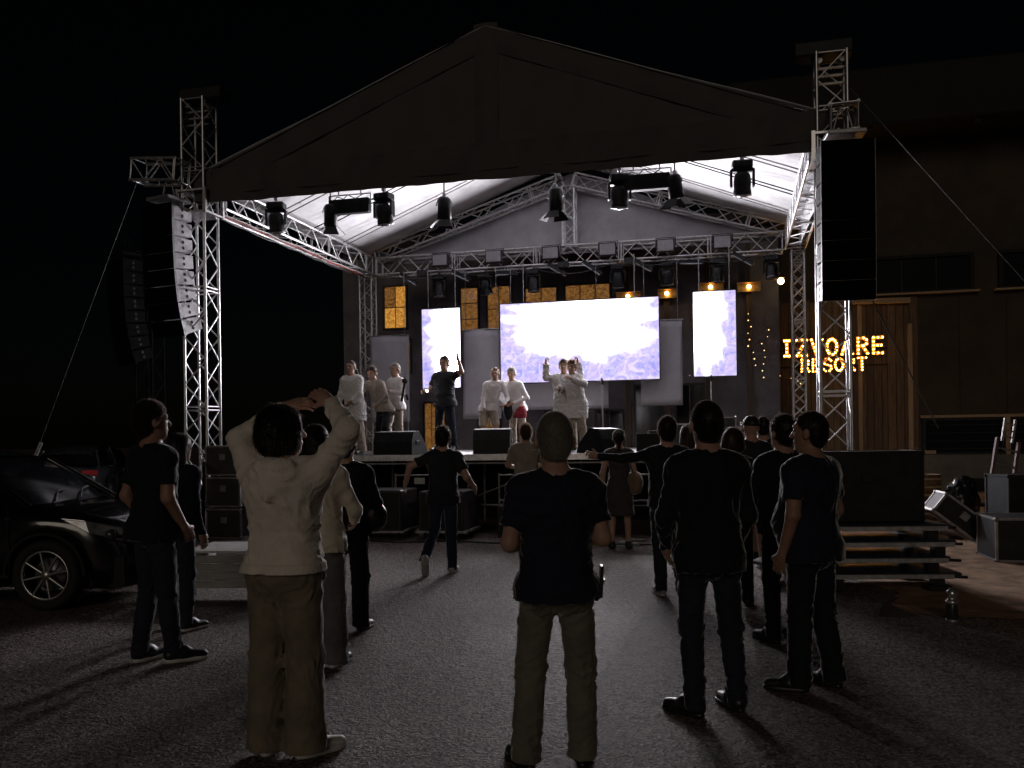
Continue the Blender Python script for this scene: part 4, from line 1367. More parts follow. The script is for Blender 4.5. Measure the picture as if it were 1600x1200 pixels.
# ------------------------------------------------------------------ glazed building behind the stage
WALLD = mat('dark render', (.16, .145, .16), .8, 0, .3, 2, .2, 40)
FRAME = mat('dark window frame', (.03, .026, .025), .5)
def lit_window_mat(name, c1, c2, strength, sc):
    m, nt, b = nodes_of(name)
    N, L = nt.nodes, nt.links
    tc = N.new('ShaderNodeTexCoord')
    mp = N.new('ShaderNodeMapping'); mp.inputs['Scale'].default_value = (1, 1, 1.3); L.new(tc.outputs['Object'], mp.inputs[0])
    mm = N.new('ShaderNodeTexNoise'); mm.inputs['Scale'].default_value = sc * .9; mm.inputs['Detail'].default_value = 7; mm.inputs['Roughness'].default_value = .75; mm.inputs['Distortion'].default_value = .6
    L.new(mp.outputs[0], mm.inputs['Vector'])
    r = N.new('ShaderNodeValToRGB'); r.color_ramp.elements[0].color = (*c2, 1); r.color_ramp.elements[1].color = (*c1, 1)
    r.color_ramp.elements[0].position = .38; r.color_ramp.elements[1].position = .62
    L.new(mm.outputs[0], r.inputs[0]); L.new(r.outputs[0], b.inputs['Emission Color'])
    b.inputs['Emission Strength'].default_value = strength
    b.inputs['Base Color'].default_value = (.02, .02, .02, 1); b.inputs['Roughness'].default_value = .1
    return m
ORANGE = lit_window_mat('warm lit interior', (.95, .46, .08), (.30, .09, .01), .75, 16)
ORANGED = lit_window_mat('dim warm interior', (.55, .25, .06), (.09, .03, .006), .45, 13)
house = thing('glazed_building', 'dark building with warm lit windows behind the stage', 'building', st(0, 9.2, 0), -SA)
MB().box((-1.0, .3, 3.3), (11.4, .4, 6.6)).build('wall', WALLD, house)
MB().box((-1.0, .2, 6.75), (11.8, 1.0, .3)).build('roof_edge', BLACK, house)
def window(x0, x1, z0, z1, m, cols=2, rows=2):
    w, h = x1 - x0, z1 - z0
    f = MB()
    cx, cz = (x0 + x1) / 2, (z0 + z1) / 2
    for s in (-1, 1):
        f.box((cx + s * w / 2, .07, cz), (.05, .07, h + .05)); f.box((cx, .07, cz + s * h / 2), (w - .05, .066, .05))
    fo = f.build('window', FRAME, house)
    pw, ph = w / cols, h / rows
    for i in range(cols):
        for j in range(rows):
            MB().box((x0 + pw * (i + .5), .085, z0 + ph * (j + .5)), (pw - .03, .01, ph - .03)).build('pane', m if random.random() > .3 else (ORANGED if m is ORANGE else GLASSD), fo)
    return fo
for a in ((-5.5, -4.85, 4.5, 5.65, ORANGE, 2, 2), (-3.35, -2.85, 4.25, 5.5, ORANGED, 1, 3), (-2.62, -1.98, 4.3, 5.5, ORANGED, 2, 2), (-1.6, -.75, 4.75, 5.4, ORANGE, 2, 1), (-.55, .62, 4.8, 5.42, ORANGED, 3, 1),
          (-5.4, -4.75, 3.3, 4.2, ORANGED, 2, 2), (-4.4, -3.8, 1.2, 2.5, ORANGED, 3, 1), (-2.9, -2.3, 1.4, 2.6, ORANGED, 2, 1), (-1.1, -.4, 1.3, 2.2, ORANGED, 2, 1), (.2, .9, 1.3, 2.2, GLASSD, 2, 1), (1.2, 1.9, 1.2, 2.8, GLASSD, 2, 1), (2.2, 2.9, 1.2, 2.8, GLASSD, 2, 1)):
    window(*a)
for i in range(4):
    MB().box((1.05 + i * .98, .04, 3.3), (.12, .14, 6.5)).build('pilaster', mat('brown timber', (.10, .065, .045), .7, 0, .3, 4, .2, 50, stretch=(8, 8, .6)), house)
LAMP = emit('warm lamp glass', (1.0, .62, .22), 6)
LAMPB = emit('warm bulb', (1.0, .60, .20), 14)
BRASS = mat('brass lamp shade', (.5, .30, .10), .35, .8)
def box_lamp(label, x, z, w, y=8.9):
    t = thing('wall_lamp', label, 'lamp', st(x, y, z), -SA, 'warm lamps behind the stage')
    MB().box((0, .05, .1), (w, .2, .015)).build('top_plate', BRASS, t)
    MB().box((0, .14, 0), (w, .015, .2)).build('back_plate', BRASS, t)
    MB().sphere((0, 0, .0), .05, 10, 8).build('bulb', LAMPB, t)
    MB().tube((0, .05, .1), (0, .05, .45), .012).build('stem', BLACK, t)
    return t
box_lamp('warm box lamp glowing above the right edge of the central screen', 2.05, 5.02, .45)
box_lamp('warm box lamp glowing above the right screen', 3.1, 5.12, .6)
box_lamp('warm box lamp glowing right of the right screen', 4.0, 5.08, .55)
box_lamp('warm strip lamp glowing above the middle of the central screen', 1.1, 5.0, .6)
t = thing('globe_lamp', 'small warm globe lamp near the rear right column', 'lamp', st(4.72, 8.6, 5.12), -SA, 'warm lamps behind the stage')
MB().sphere((0, 0, 0), .075, 12, 8).build('globe', emit('warm globe', (1, .75, .4), 14), t)
MB().lathe([(.09, .07), (.04, .14), (.03, .18)], 14).build('cap', BRASS, t)
MB().tube((0, 0, .18), (0, 0, .9), .008).build('cord', CABLE, t)
GLINTB = emit('tiny warm light', (1.0, .62, .25), 3)
wires = [(4.05, 9.05, 4.6, 3.2, 9), (4.35, 9.05, 4.2, 2.9, 8), (2.65, 9.05, 4.45, 3.0, 4), (4.6, 10.7, 3.1, 2.6, 7), (-3.75, 9.0, 4.6, 3.2, 4)]  # glowing dots on cords, added for lights reflected in the glass
for i, (x, y, z1, z0, n) in enumerate(wires):
    lb = ['string of tiny warm lights right of the right screen', 'string of tiny warm lights left of the timber wall', 'string of tiny lights between the central and right screens', 'string of tiny warm lights under the lit sign', 'string of tiny lights beside the left screen'][i]
    t = thing('string_lights', lb, 'string lights', st(x, y, z1), -SA, 'strings of tiny lights')
    pts = [(random.uniform(-.1, .1) + (k * .18 if i == 3 else 0), 0, -(z1 - z0) * k / n) for k in range(n + 1)]
    MB().path([(0, 0, .1)] + pts, .004, 4).build('cord', CABLE, t)
    for p in pts[1:]:
        MB().sphere((p[0], -.01, p[2]), random.uniform(.008, .016), 8, 6).build('bulb', GLINTB, t)

# ------------------------------------------------------------------ timber building with the lit sign
WOODS = [mat('weathered board %d' % k, c, .75, 0, .35, 3.0, .4, 30, stretch=(9, 9, .7), col2=tuple(v * .45 for v in c)) for k, c in enumerate(((.24, .15, .085), (.19, .115, .065), (.28, .18, .10), (.16, .10, .06)))]
TRIM = mat('pale timber trim', (.42, .29, .17), .7, 0, .25, 4, .3, 40, stretch=(8, 8, .5))
WALL2 = mat('brown plaster', (.06, .043, .028), .85, 0, .35, 1.4, .35, 14)
PLINTH = mat('grey plinth', (.13, .12, .10), .85, 0, .3, 2, .3, 30)
ROOFB = mat('brown roof fascia', (.010, .0085, .008), .8, 0, .25, 1.2, .3, 8)
bld = thing('timber_building', 'tall timber clad resort building with overhanging roof at the right', 'building', st(4.1, 11.1, 0), -SA)
MB().box((6.6, .55, 4.9), (13.3, .6, 9.8)).build('wall', WALL2, bld)
x = .0
while x < 3.92:
    w = random.uniform(.13, .21)
    z0 = 1.08 + random.uniform(-.01, .01); z1 = random.uniform(4.95, 5.05)
    MB().box((x + w / 2, .225 - random.uniform(0, .02), (z0 + z1) / 2), (w - .012, .03, z1 - z0), ch=.004).build('board', random.choice(WOODS), bld)
    x += w
for bxp, z0, z1, w in ((2.68, 1.05, 4.9, .10), (3.88, 1.05, 4.3, .11), (.22, .9, 4.3, .24)):
    MB().box((bxp, .165, (z0 + z1) / 2), (w, .05, z1 - z0), ch=.005).build('trim_post', TRIM, bld)
MB().box((2.2, .17, 1.02), (4.5, .1, .09), ch=.005).build('base_board', TRIM, bld)
MB().box((6.6, .1, .48), (13.0, .3, .95)).build('plinth', PLINTH, bld)
# upper storey boards beyond the post
for i in range(8):
    MB().box((4.5 + i * 1.08, .232, 3.4), (1.06, .025, 2.9), ch=.004).build('cladding_panel', WALL2, bld)
# window band
for i, (a, b) in enumerate(((2.9, 5.35), (6.0, 9.2), (9.8, 12.8))):
    f = MB()
    cx, w = (a + b) / 2, b - a
    for s in (-1, 1):
        f.box((cx + s * w / 2, .19, 5.55), (.10, .12, .95)); f.box((cx, .19, 5.55 + s * .45), (w - .1, .11, .08))
    fo = f.build('window', ROOFB, bld)
    for k in range(3):
        MB().box((a + w * (k + .5) / 3, .22, 5.55), (w / 3 - .04, .02, .84)).build('pane', GLASSM, fo)
    MB().box((cx, .12, 5.05), (w + .3, .2, .05), ch=.005).build('sill', TRIM, bld)
# ground floor openings on the right
MB().box((8.6, .16, 1.92), (9.0, .12, .07), ch=.004).build('lintel', TRIM, bld)
for i in range(4):
    a = 4.15 + i * 2.0
    fo = MB().box((a + .95, .19, 1.42), (1.9, .05, .94)).build('window', BLACK, bld)
    MB().box((a + .95, .155, 1.42), (1.74, .02, .80)).build('pane', GLASSM, fo)
    for k in range(4):
        MB().tube((a + .15, .13, 1.1 + k * .2), (a + 1.75, .13, 1.1 + k * .2), .012, 6).build('rail', DIM, bld)
    MB().box((a + 1.95, .14, 1.42), (.10, .1, 1.0), ch=.004).build('trim_post', TRIM, bld)
MB().box((6.4, -.35, 9.65), (13.8, 2.0, 1.4), ch=.05).build('roof_fascia', ROOFB, bld)
for i in range(6):
    MB().box((.4 + i * 2.4, -.3, 8.88), (.16, 1.8, .12), ch=.01).build('rafter', ROOFB, bld)
MB().box((3.0, .12, 4.98), (1.5, .25, .12), Matrix.Rotation(R(1.5), 4, 'Y')).build('crumpled_ledge', TRIM, bld)

# bulb lettering
STROKES = {
 'I': [[(.5, 0), (.5, 1)], [(.28, 0), (.72, 0)], [(.28, 1), (.72, 1)]],
 'Z': [[(.05, 1), (.95, 1)], [(.95, 1), (.05, 0)], [(.05, 0), (.95, 0)]],
 'V': [[(.02, 1), (.5, 0)], [(.5, 0), (.98, 1)]],
 'O': [[(.5 + .45 * math.cos(a), .5 + .5 * math.sin(a)) for a in [2 * math.pi * k / 14 for k in range(15)]]],
 'A': [[(.02, 0), (.5, 1)], [(.5, 1), (.98, 0)], [(.24, .36), (.76, .36)]],
 'R': [[(.1, 0), (.1, 1)], [(.1, 1), (.6, 1), (.85, .88), (.85, .62), (.6, .5), (.1, .5)], [(.5, .5), (.95, 0)]],
 'E': [[(.1, 0), (.1, 1)], [(.1, 1), (.9, 1)], [(.1, .5), (.8, .5)], [(.1, 0), (.9, 0)]],
 'S': [[(.9, .85), (.65, 1), (.3, 1), (.1, .82), (.15, .6), (.5, .5), (.85, .4), (.9, .18), (.7, 0), (.3, 0), (.08, .15)]],
 'T': [[(.5, 0), (.5, 1)], [(.05, 1), (.95, 1)]]}
GLOW_CHAN = mat('amber letter channel', (.85, .42, .07), .5, 0, .15, 5)  # letter backing coloured amber to paint the halo around the bulbs
BULBS = emit('sign bulb', (1.0, .50, .10), 60)
sign = thing('bulb_sign', 'glowing amber bulb letter sign reading IZVOARE RESORT on timber', 'sign', st(4.1, 11.1, 0), -SA)
def letter(ch, x, z, w, h):
    lm, bm_ = MB(), MB()
    sw = h * .22
    for line in STROKES[ch]:
        for (a, b) in zip(line[:-1], line[1:]):
            p, q = Vector((x + a[0] * w, .10, z + a[1] * h)), Vector((x + b[0] * w, .10, z + b[1] * h))
            d = q - p
            M = Matrix.Translation((p + q) / 2) @ Matrix.Rotation(-math.atan2(d.z, d.x), 4, 'Y')
            lm.box((0, random.uniform(0, .004), 0), (d.length + sw * .7, .05, sw), M)
        ln = 0
        pts = [Vector((x + a * w, .07, z + b * h)) for a, b in line]
        step = h * .25
        for a, b in zip(pts[:-1], pts[1:]):
            n = max(1, round((b - a).length / step))
            for k in range(n + (1 if (a - pts[0]).length < 1e-6 or True else 0)):
                bm_.sphere(tuple(a + (b - a) * (k / n)), h * .041, 6, 4)
    o = lm.build('letter', GLOW_CHAN, sign)
    bm_.build('bulbs', BULBS, o)['kind'] = 'stuff'
for i, c in enumerate('IZVOARE'):
    letter(c, .74 + i * .372, 3.57, .27, .40)
for i, c in enumerate('RESORT'):
    letter(c, 1.22 + i * .278, 3.15, .215, .31)
for k in range(2):
    MB().tube((.7, .16, (3.7, 3.28)[k]), (3.35, .16, (3.7, 3.28)[k]), .015, 6).build('mounting_rail', BLACK, sign)

# ------------------------------------------------------------------ clutter at the right
MB_ = MB
def stage_deck_stack(label, loc, rz):
    t = thing('stage_deck_stack', label, 'platforms', loc, rz)
    mt = mat('blue black board', (.022, .026, .04), .45, 0, .3, 5, .1, 60)
    for i in range(4):
        dx = random.uniform(-.05, .05)
        z = .16 + i * .155
        MB().box((dx, random.uniform(-.03, .03), z), (1.26 + (.1 if i == 0 else 0), .95, .05), ch=.006).build('deck_board', mt, t)
        MB().box((dx, -.48, z - .012), (1.22, .02, .045), ch=.003).build('edge_trim', ALU, t)
        for s in (-1, 1):
            MB().box((dx + s * .48, -.40, z - .075), (.10, .12, .10)).build('spacer', BLACK, t)
            MB().box((dx + s * .48, .40, z - .075), (.10, .12, .10)).build('spacer', BLACK, t)
        MB().tube((.60, -.42 + .05 * i, z - .02), (.80 - .04 * (i % 2), -.42 + .05 * i, z - .03), .016, 6).build('socket_arm', BLACK, t)
    for s in (-1, 1):
        MB().box((s * .52, -.4, .03), (.22, .16, .055), ch=.01).build('foot', BLACK, t)
        MB().box((s * .52, .35, .03), (.22, .16, .055), ch=.01).build('foot', BLACK, t)
    return t
stage_deck_stack('stack of dark platform boards on feet below the big black case', (3.62, 9.15, 0), R(-3))
flight_case('big black case standing on the stack of platform boards', (3.56, 9.25, .66), R(-3), 1.1, .6, .70, edge=BLACK)
t = MB().box((0, 0, 0), (.9, .34, .03), ch=.006).build('metal_plank', STEEL, None, (2.95, 9.3, .16), (0, R(6), R(-32)))
tag(t, 'thin metal plank lying low at the feet of the bare legged man', 'plank')
MB().box((-.25, 0, -.08), (.06, .28, .12)).build('foot', BLACK, t)
MB().box((.3, 0, -.06), (.06, .28, .09)).build('foot', BLACK, t)
# bottle
t = thing('bottle', 'small dark bottle with a silver top standing on the asphalt', 'bottle', (3.55, 7.27, 0), 0)
MB().lathe([(.001, 0), (.042, .0), (.045, .01), (.045, .15), (.04, .165)], 18).build('body', mat('bottle body', (.03, .035, .035), .25), t)
MB().lathe([(.047, .0), (.05, .004), (.05, .022), (.046, .026)], 18).build('foot_ring', STEEL, t)
MB().lathe([(.046, .150), (.05, .152), (.05, .178), (.036, .182), (.030, .20), (.042, .215), (.042, .245), (.03, .262), (.018, .275), (.001, .277)], 18).build('silver_top', mat('bright steel', (.75, .74, .72), .25, .8), t)
t = MB().add([(0, 0, 0), (.32, -.1, .01), (.36, .05, .0), (.12, .1, .10), (.05, .06, .05), (.2, 0, .06)], [(0, 1, 5), (1, 2, 5), (2, 3, 5), (3, 4, 5), (4, 0, 5), (0, 4, 3, 2, 1)]).build('crumpled_cloth', cloth('rag', (.05, .04, .035)), None, (3.05, 7.5, .002), (0, 0, .2))
tag(t, 'crumpled dark rag on the asphalt left of the bottle', 'rag')

flight_case('low wide black case with silver edges at the right edge', (6.35, 10.75, .001), R(-12), 1.25, .75, .52)
t = flight_case('tilted black case leaning on the low wide case', (5.75, 11.8, .16), R(-10), .72, .5, .30, tilt=(0, R(38)))
t.location.z = .3
flight_case('tall narrow dark case behind the tilted one at the right', (6.9, 12.3, .001), R(6), .55, .5, .95, 'cases piled at the right', edge=DIM)
flight_case('dark case lying on the low wide case at the right edge', (6.75, 10.9, .525), R(-20), .6, .45, .2, 'cases piled at the right', edge=DIM)
flight_case('dark square case behind the wicker baskets', (5.75, 14.2, .001), R(-14), .8, .6, .75, 'cases piled at the right', edge=DIM)
# ladder leaning back
t = thing('ladder', 'reddish metal ladder leaning in the dark right corner', 'ladder', (6.75, 12.6, 0), R(-10))
LADM = mat('faded red paint', (.10, .05, .05), .6, .1, .4, 6)
t.rotation_euler = (R(-14), R(14), R(-8))
for s in (-1, 1):
    MB().box((s * .15, 0, .75), (.04, .06, 1.5)).build('rail', LADM, t)
for k in range(6):
    MB().tube((-.15, 0, .15 + k * .24), (.15, 0, .15 + k * .24), .016, 6).build('rung', ALU_D, t)
for s in (-1, 1):
    MB().box((s * .07, .03, 1.65), (.03, .04, .35)).build('upper_rail', ALU_D, t)
for k in range(3):
    MB().tube((-.07, .03, 1.55 + k * .1), (.07, .03, 1.55 + k * .1), .012, 6).build('upper_rung', ALU_D, t)
# wicker crates
WICK = mat('brown wicker', (.20, .11, .05), .8, 0, .5, 22, .8, 40, col2=(.06, .03, .015))
for i in range(2):
    t = thing('wicker_basket', ['lower brown wicker basket left of the black bundle', 'upper brown wicker basket left of the black bundle'][i], 'basket', (6.25, 13.6, .12 + i * .4), R(-10), 'wicker baskets')
    MB().lathe([(.001, .0), (.2, 0), (.23, .2), (.24, .38), (.22, .38), (.20, .36), (.001, .34)], 16).build('weave', WICK, t)
    for k in range(3):
        MB().lathe([(.225 + .006 * k, .06 + .12 * k), (.245 + .004 * k, .075 + .12 * k), (.225 + .006 * k, .09 + .12 * k)], 16).build('hoop', TRIM, t)
V, F = surf([el((0, 0, .42), (.28, .24, .42)), el((.05, .0, .75), (.18, .16, .14)), el((-.12, -.05, .2), (.25, .22, .2))], .03, folds(3, .04, .2))
t = np_obj('covered_bundle', V, F, mat('black glossy sheet', (.012, .012, .013), .25, 0, .3, 6, .3, 20))
t.location = (6.75, 13.5, .0)
tag(t, 'tall bundle wrapped in shiny black sheet beside the wicker baskets', 'bundle')
V, F = surf([el((0, 0, .12), (.3, .22, .12)), el((.2, .05, .16), (.16, .14, .12))], .03, folds(5, .03, .15))
t = np_obj('plastic_bag', V, F, mat('clear plastic film', (.3, .3, .3), .2, 0, .4, 9, .5, 20))
t.location = (6.45, 12.9, .0)
tag(t, 'crumpled shiny plastic bag on the ground by the bundle', 'bag')
# folded chairs
for i in range(2):
    t = thing('folding_chair', ['wooden edged folding chair left in the dark corner', 'wooden edged folding chair right in the dark corner'][i], 'chair', (7.05 + i * .35, 13.3 - i * .3, 0), R(-15 + i * 10), 'folding chairs in the corner')
    for s in (-1, 1):
        MB().tube((s * .21, .0, 0), (s * .2, .12, .85), .017, 8).build('leg', TRIM, t)
        MB().tube((s * .18, .3, 0), (s * .18, -.12, .46), .015, 8).build('leg', TRIM, t)
    MB().box((0, -.02, .45), (.40, .36, .03), ch=.008).build('seat', BLACK, t)
    MB().box((0, .11, .74), (.38, .025, .2), ch=.008).build('backrest', BLACK, t)

# ------------------------------------------------------------------ low slatted platform at the left
SLAT = mat('grey painted board', (.30, .285, .275), .6, 0, .25, 5, .25, 40, stretch=(1, 6, 6))
t = thing('slatted_platform', 'low pale slatted platform between the left man and the woman in white', 'platform', (-2.65, 8.95, 0), R(-4))
for k in range(4):
    MB().box((0, 0, .12 + k * .082), (1.35, .03, .076), ch=.004).build('slat', SLAT, t)
for k in range(7):
    MB().box((0, .06 + k * .115, .44), (1.38, .108, .022), ch=.003).build('top_board', mat('pale board', (.55, .53, .52), .5, 0, .2, 4, .2, 30, stretch=(1, 6, 6)), t)
for s in (-1, 1):
    MB().box((s * .66, .4, .25), (.03, .74, .32)).build('side_board', SLAT, t)
    for y in (.03, .75):
        MB().box((s * .6, y, .045), (.08, .05, .09)).build('foot', BLACK, t)
for k in range(3):
    tt = thing('plastic_cup', ['clear plastic cup nearest the tower on the slatted platform', 'clear plastic cup at the back of the slatted platform', 'clear plastic cup at the front of the slatted platform'][k], 'cup', (-2.40 + .06 * k, 9.6 - .22 * k, .452), 0, 'cups on the platform')
    MB().lathe([(.001, .003), (.028, .003), (.038, .11), (.040, .112), (.036, .11), (.026, .008), (.001, .008)], 14).build('wall', mat('cloudy plastic', (.6, .6, .62), .2, 0, .1, 5), tt)

# ------------------------------------------------------------------ cars
CARP = mat('black car paint', (.006, .006, .007), .18, 0, .2, 2, spec=.6, coat=.8, rvar=.03)
CARG = mat('grey car paint', (.05, .05, .055), .25, 0, .2, 2, coat=.6)
RIM = mat('alloy rim', (.5, .49, .48), .3, .8, .15, 10)
CHROME = mat('chrome', (.7, .7, .7), .12, 1.0, .1, 10)
HEADL = mat('headlight glass', (.30, .31, .32), .1, .3, .5, 9, spec=.8)
TAILG = mat('red tail light glass', (.55, .05, .06), .15, 0, .2, 8)
INT = mat('car interior', (.02, .02, .022), .7)
def car(label, loc, rz, paint, group):
    t = thing('parked_car', label, 'car', loc, rz, group)
    # body: stations along x (front = +x); each gives hood/belt height, half width, sill
    Lg = 4.2
    xs = np.linspace(-2.1, 2.1, 43)
    belt = np.interp(xs, [-2.1, -1.95, -1.4, -.6, .6, .95, 1.5, 1.85, 2.02, 2.1], [.78, .95, .99, .98, .955, .945, .88, .78, .66, .55])
    hw = np.interp(xs, [-2.1, -1.9, -1.3, 0, 1.2, 1.75, 2.0, 2.1], [.66, .80, .88, .89, .88, .80, .64, .48])
    sill = np.interp(xs, [-2.1, -1.7, 1.7, 2.1], [.36, .22, .20, .30])
    wheels = (-1.28, 1.28)
    rows = []
    for x, bz, w, sl in zip(xs, belt, hw, sill):
        arch = sl
        for wx in wheels:
            d = abs(x - wx)
            if d < .385:
                arch = max(arch, .33 + math.sqrt(max(0, .385 ** 2 - d * d)) - .005)
        arch = min(arch, bz - .16)
        prof = [(w * .86, min(sl, arch)), (w * .985, arch), (w * 1.0, max(arch + .01, arch + (bz - arch) * .35)), (w * .995, arch + (bz - arch) * .62), (w * .97, bz - .045), (w * .92, bz - .008), (w * .6, bz + .022), (0, bz + .035)]
        if arch > sl + .05:
            prof[0] = (w * .985 - .02, arch)
        rows.append([(x, -a, b) for a, b in prof] + [(x, a, b) for a, b in prof[::-1][1:]])
    mb = MB()
    n = len(rows[0])
    vv = [p for r in rows for p in r]
    ff = [(i * n + j, (i + 1) * n + j, (i + 1) * n + j + 1, i * n + j + 1) for i in range(len(rows) - 1) for j in range(n - 1)]
    ff += [tuple(range(n)), tuple(range((len(rows) - 1) * n, len(rows) * n))[::-1]]
    mb.add(vv, ff, True)
    body = mb.build('body', paint, t)
    ud = MB().box((0, 0, .34), (3.9, 1.45, .28)); ud.build('underbody', RUBBER, t)
    # greenhouse
    gx = np.array([-1.95, -1.75, -1.3, -.6, .0, .35, .7, 1.02])
    gz = np.array([1.02, 1.26, 1.42, 1.48, 1.47, 1.40, 1.22, .965])
    def gw(x, z):
        return np.interp(x, [-1.95, -1.2, .3, 1.02], [.66, .76, .78, .78]) - (z - .96) * .33
    gl = MB()
    vv = []
    for x, z in zip(gx, gz):
        b = float(np.interp(x, xs, belt)) - .02
        for (yy, z_) in ((-(gw(x, b)), b), (-(gw(x, z)), z - .03), (-(gw(x, z)) * .86, z), (gw(x, z) * .86, z), (gw(x, z), z - .03), (gw(x, b), b)):
            vv.append((x, yy, max(z_, b)))
    ff = [(i * 6 + j, (i + 1) * 6 + j, (i + 1) * 6 + j + 1, i * 6 + j + 1) for i in range(len(gx) - 1) for j in range(5)]
    gl.add(vv, ff, True); gl.build('windows', GLASSD, t)
    rf = MB()
    vv = []
    sel = [1, 2, 3, 4, 5]
    for i in sel:
        x, z = gx[i], gz[i]
        for yy, z_ in ((-(gw(x, z)) - .012, z - .045), (-(gw(x, z)) * .86, z + .014), (0, z + .03), (gw(x, z) * .86, z + .014), (gw(x, z) + .012, z - .045)):
            vv.append((x, yy, z_))
    rf.add(vv, [(i * 5 + j, (i + 1) * 5 + j, (i + 1) * 5 + j + 1, i * 5 + j + 1) for i in range(len(sel) - 1) for j in range(4)], True)
    rf.build('roof', paint, t)
    for s in (-1, 1):
        for (xa, za, xb, zb, nm) in ((.40, 1.385, 1.08, .95, 'front_pillar'), (-.35, 1.44, -.30, .97, 'middle_pillar'), (-1.45, 1.36, -1.62, .98, 'rear_pillar')):
            MB().tube((xa, s * (gw(xa, za) + .004), za), (xb, s * (gw(xb, zb) + .004), zb), .034, 8).build(nm, paint, t)
        # mirror
        m_ = MB().sphere((.72, s * .97, 1.03), .1, 12, 8, (.75, 1.0, .62)).tube((.72, s * .86, .99), (.72, s * .93, 1.01), .025, 8)
        m_.build('wing_mirror', paint, t)
        # headlight: swept wedge following the corner
        a = [(1.42, s * .835, .845), (1.62, s * .80, .815), (1.92, s * .665, .735), (2.03, s * .56, .69), (2.05, s * .52, .60), (1.90, s * .70, .63), (1.66, s * .815, .715)]
        c = [(x + .022, y + s * .022, z + .004) for x, y, z in a]
        nn = len(a)
        hl = MB().add(a + c, [tuple(range(nn)), tuple(range(nn, 2 * nn))] + [(i, (i + 1) % nn, nn + (i + 1) % nn, nn + i) for i in range(nn)])
        h_o = hl.build('headlight', HEADL, t)
        MB().sphere((1.84, s * .735, .69), .055, 12, 8).build('lens', LENS, h_o)
        MB().path([(1.44, s * .865, .852), (1.64, s * .83, .828), (1.94, s * .695, .75)], .008, 5).build('chrome_strip', CHROME, h_o)
        # tail light
        MB().box((-2.03, s * .60, .84), (.09, .36, .13), Matrix.Identity(4), ch=.02).build('tail_light', TAILG, t)
        # door lines and handles
        for xd in (.95, -.32, -1.2):
            MB().tube((xd, s * .902, .30), (xd - .02, s * .885, .93), .006, 5).build('door_seam', RUBBER, t)
        for xd in (-.15, -1.05):
            MB().box((xd, s * .905, .82), (.2, .025, .03), ch=.008).build('door_handle', CHROME, t)
        MB().tube((-1.0, s * .905, .32), (.95, s * .905, .32), .022, 6).build('sill_trim', RUBBER, t)
        for wx in wheels:
            pts = [(wx + .385 * math.cos(q), s * .893, .33 + .385 * math.sin(q)) for q in [math.pi * k / 14 for k in range(15)]]
            MB().path(pts, .018, 6).build('arch_trim', RUBBER, t)
            M = Matrix.Translation((wx, s * .80, .33)) @ Matrix.Rotation(R(90 if s < 0 else -90), 4, 'X')
            w_ = thing('wheel', '', 'x'); 
            for k in list(w_.keys()):
                del w_[k]
            w_.parent = t
            w_.matrix_local = M
            MB().lathe([(.20, -.09), (.30, -.10), (.325, -.07), (.33, 0), (.325, .07), (.30, .10), (.235, .095), (.225, .06), (.225, -.09)], 32).build('tyre', RUBBER, w_)
            rm = MB().lathe([(.215, .085), (.232, .092), (.232, .07), (.215, .05)], 32)
            for k in range(8):
                q = 2 * math.pi * k / 8 + .2
                rm.tube((.04 * math.cos(q), .04 * math.sin(q), .066), (.218 * math.cos(q), .218 * math.sin(q), .078), .017, 6, .012)
            rm.lathe([(.001, .085), (.045, .082), (.055, .06), (.05, .04)], 16)
            rm.build('rim', RIM, w_)
            MB().lathe([(.001, -.01), (.15, -.01), (.15, -.03), (.001, -.03)], 24).build('brake_disc', STEEL, w_)
    gr = MB()
    for k in range(4):
        gr.box((2.06 - .01 * k, 0, .62 - k * .045), (.03, .86, .012))
    gr.build('grille', CHROME, t)
    MB().box((2.02, 0, .36), (.16, 1.0, .12), ch=.03).build('bumper', RUBBER, t)
    MB().box((2.105, 0, .46), (.012, .5, .11), ch=.002).build('number_plate', mat('number plate', (.5, .5, .48), .4), t)
    for s in (-.35, .1):
        MB().path([(1.07, s, .985), (.92, s + .30, 1.07), (.90, s + .45, 1.085)], .010, 5).build('wiper', RUBBER, t)
    MB().box((.55, 0, .98), (.5, 1.3, .06), ch=.02).build('dashboard', INT, t)
    for s in (-.36, .36):
        MB().box((-.15, s, 1.0), (.14, .45, .62), Matrix.Identity(4), ch=.05).build('seat', INT, t)
        MB().box((-.2, s, 1.33), (.09, .24, .14), ch=.03).build('head_rest', INT, t)
    return t
car('black parked car with its nose beside the left man', (-5.55, 9.25, 0), R(-4), CARP, 'parked cars')
car('far parked car showing a red tail light behind the black car', (-11.0, 23.2, 0), R(100), CARG, 'parked cars')

# loose cables on the ground and over the stage edge
def snake(label, pts, r, m, group):
    P_ = [Vector(p) for p in pts]
    out = []
    for k in range(len(P_) - 1):
        a, b, c, d = P_[max(0, k - 1)], P_[k], P_[k + 1], P_[min(len(P_) - 1, k + 2)]
        for q in range(8):
            t_ = q / 8
            out.append(.5 * ((2 * b) + (c - a) * t_ + (2 * a - 5 * b + 4 * c - d) * t_ ** 2 + (3 * b - a - 3 * c + d) * t_ ** 3))
    out.append(P_[-1])
    return tag(MB().path(out, r, 6).build('cable', m), label, 'cable', group)
snake('black cable winding over the asphalt left of the running man', [st(-3.3, -.2, .02), st(-2.7, -.75, .015), st(-2.0, -.62, .015), st(-1.3, -.8, .015), st(-.5, -.6, .015), st(.4, -.75, .015), st(1.3, -.4, .015), st(2.2, -.7, .015), st(3.2, -.3, .015)], .014, CABLE, 'loose cables')
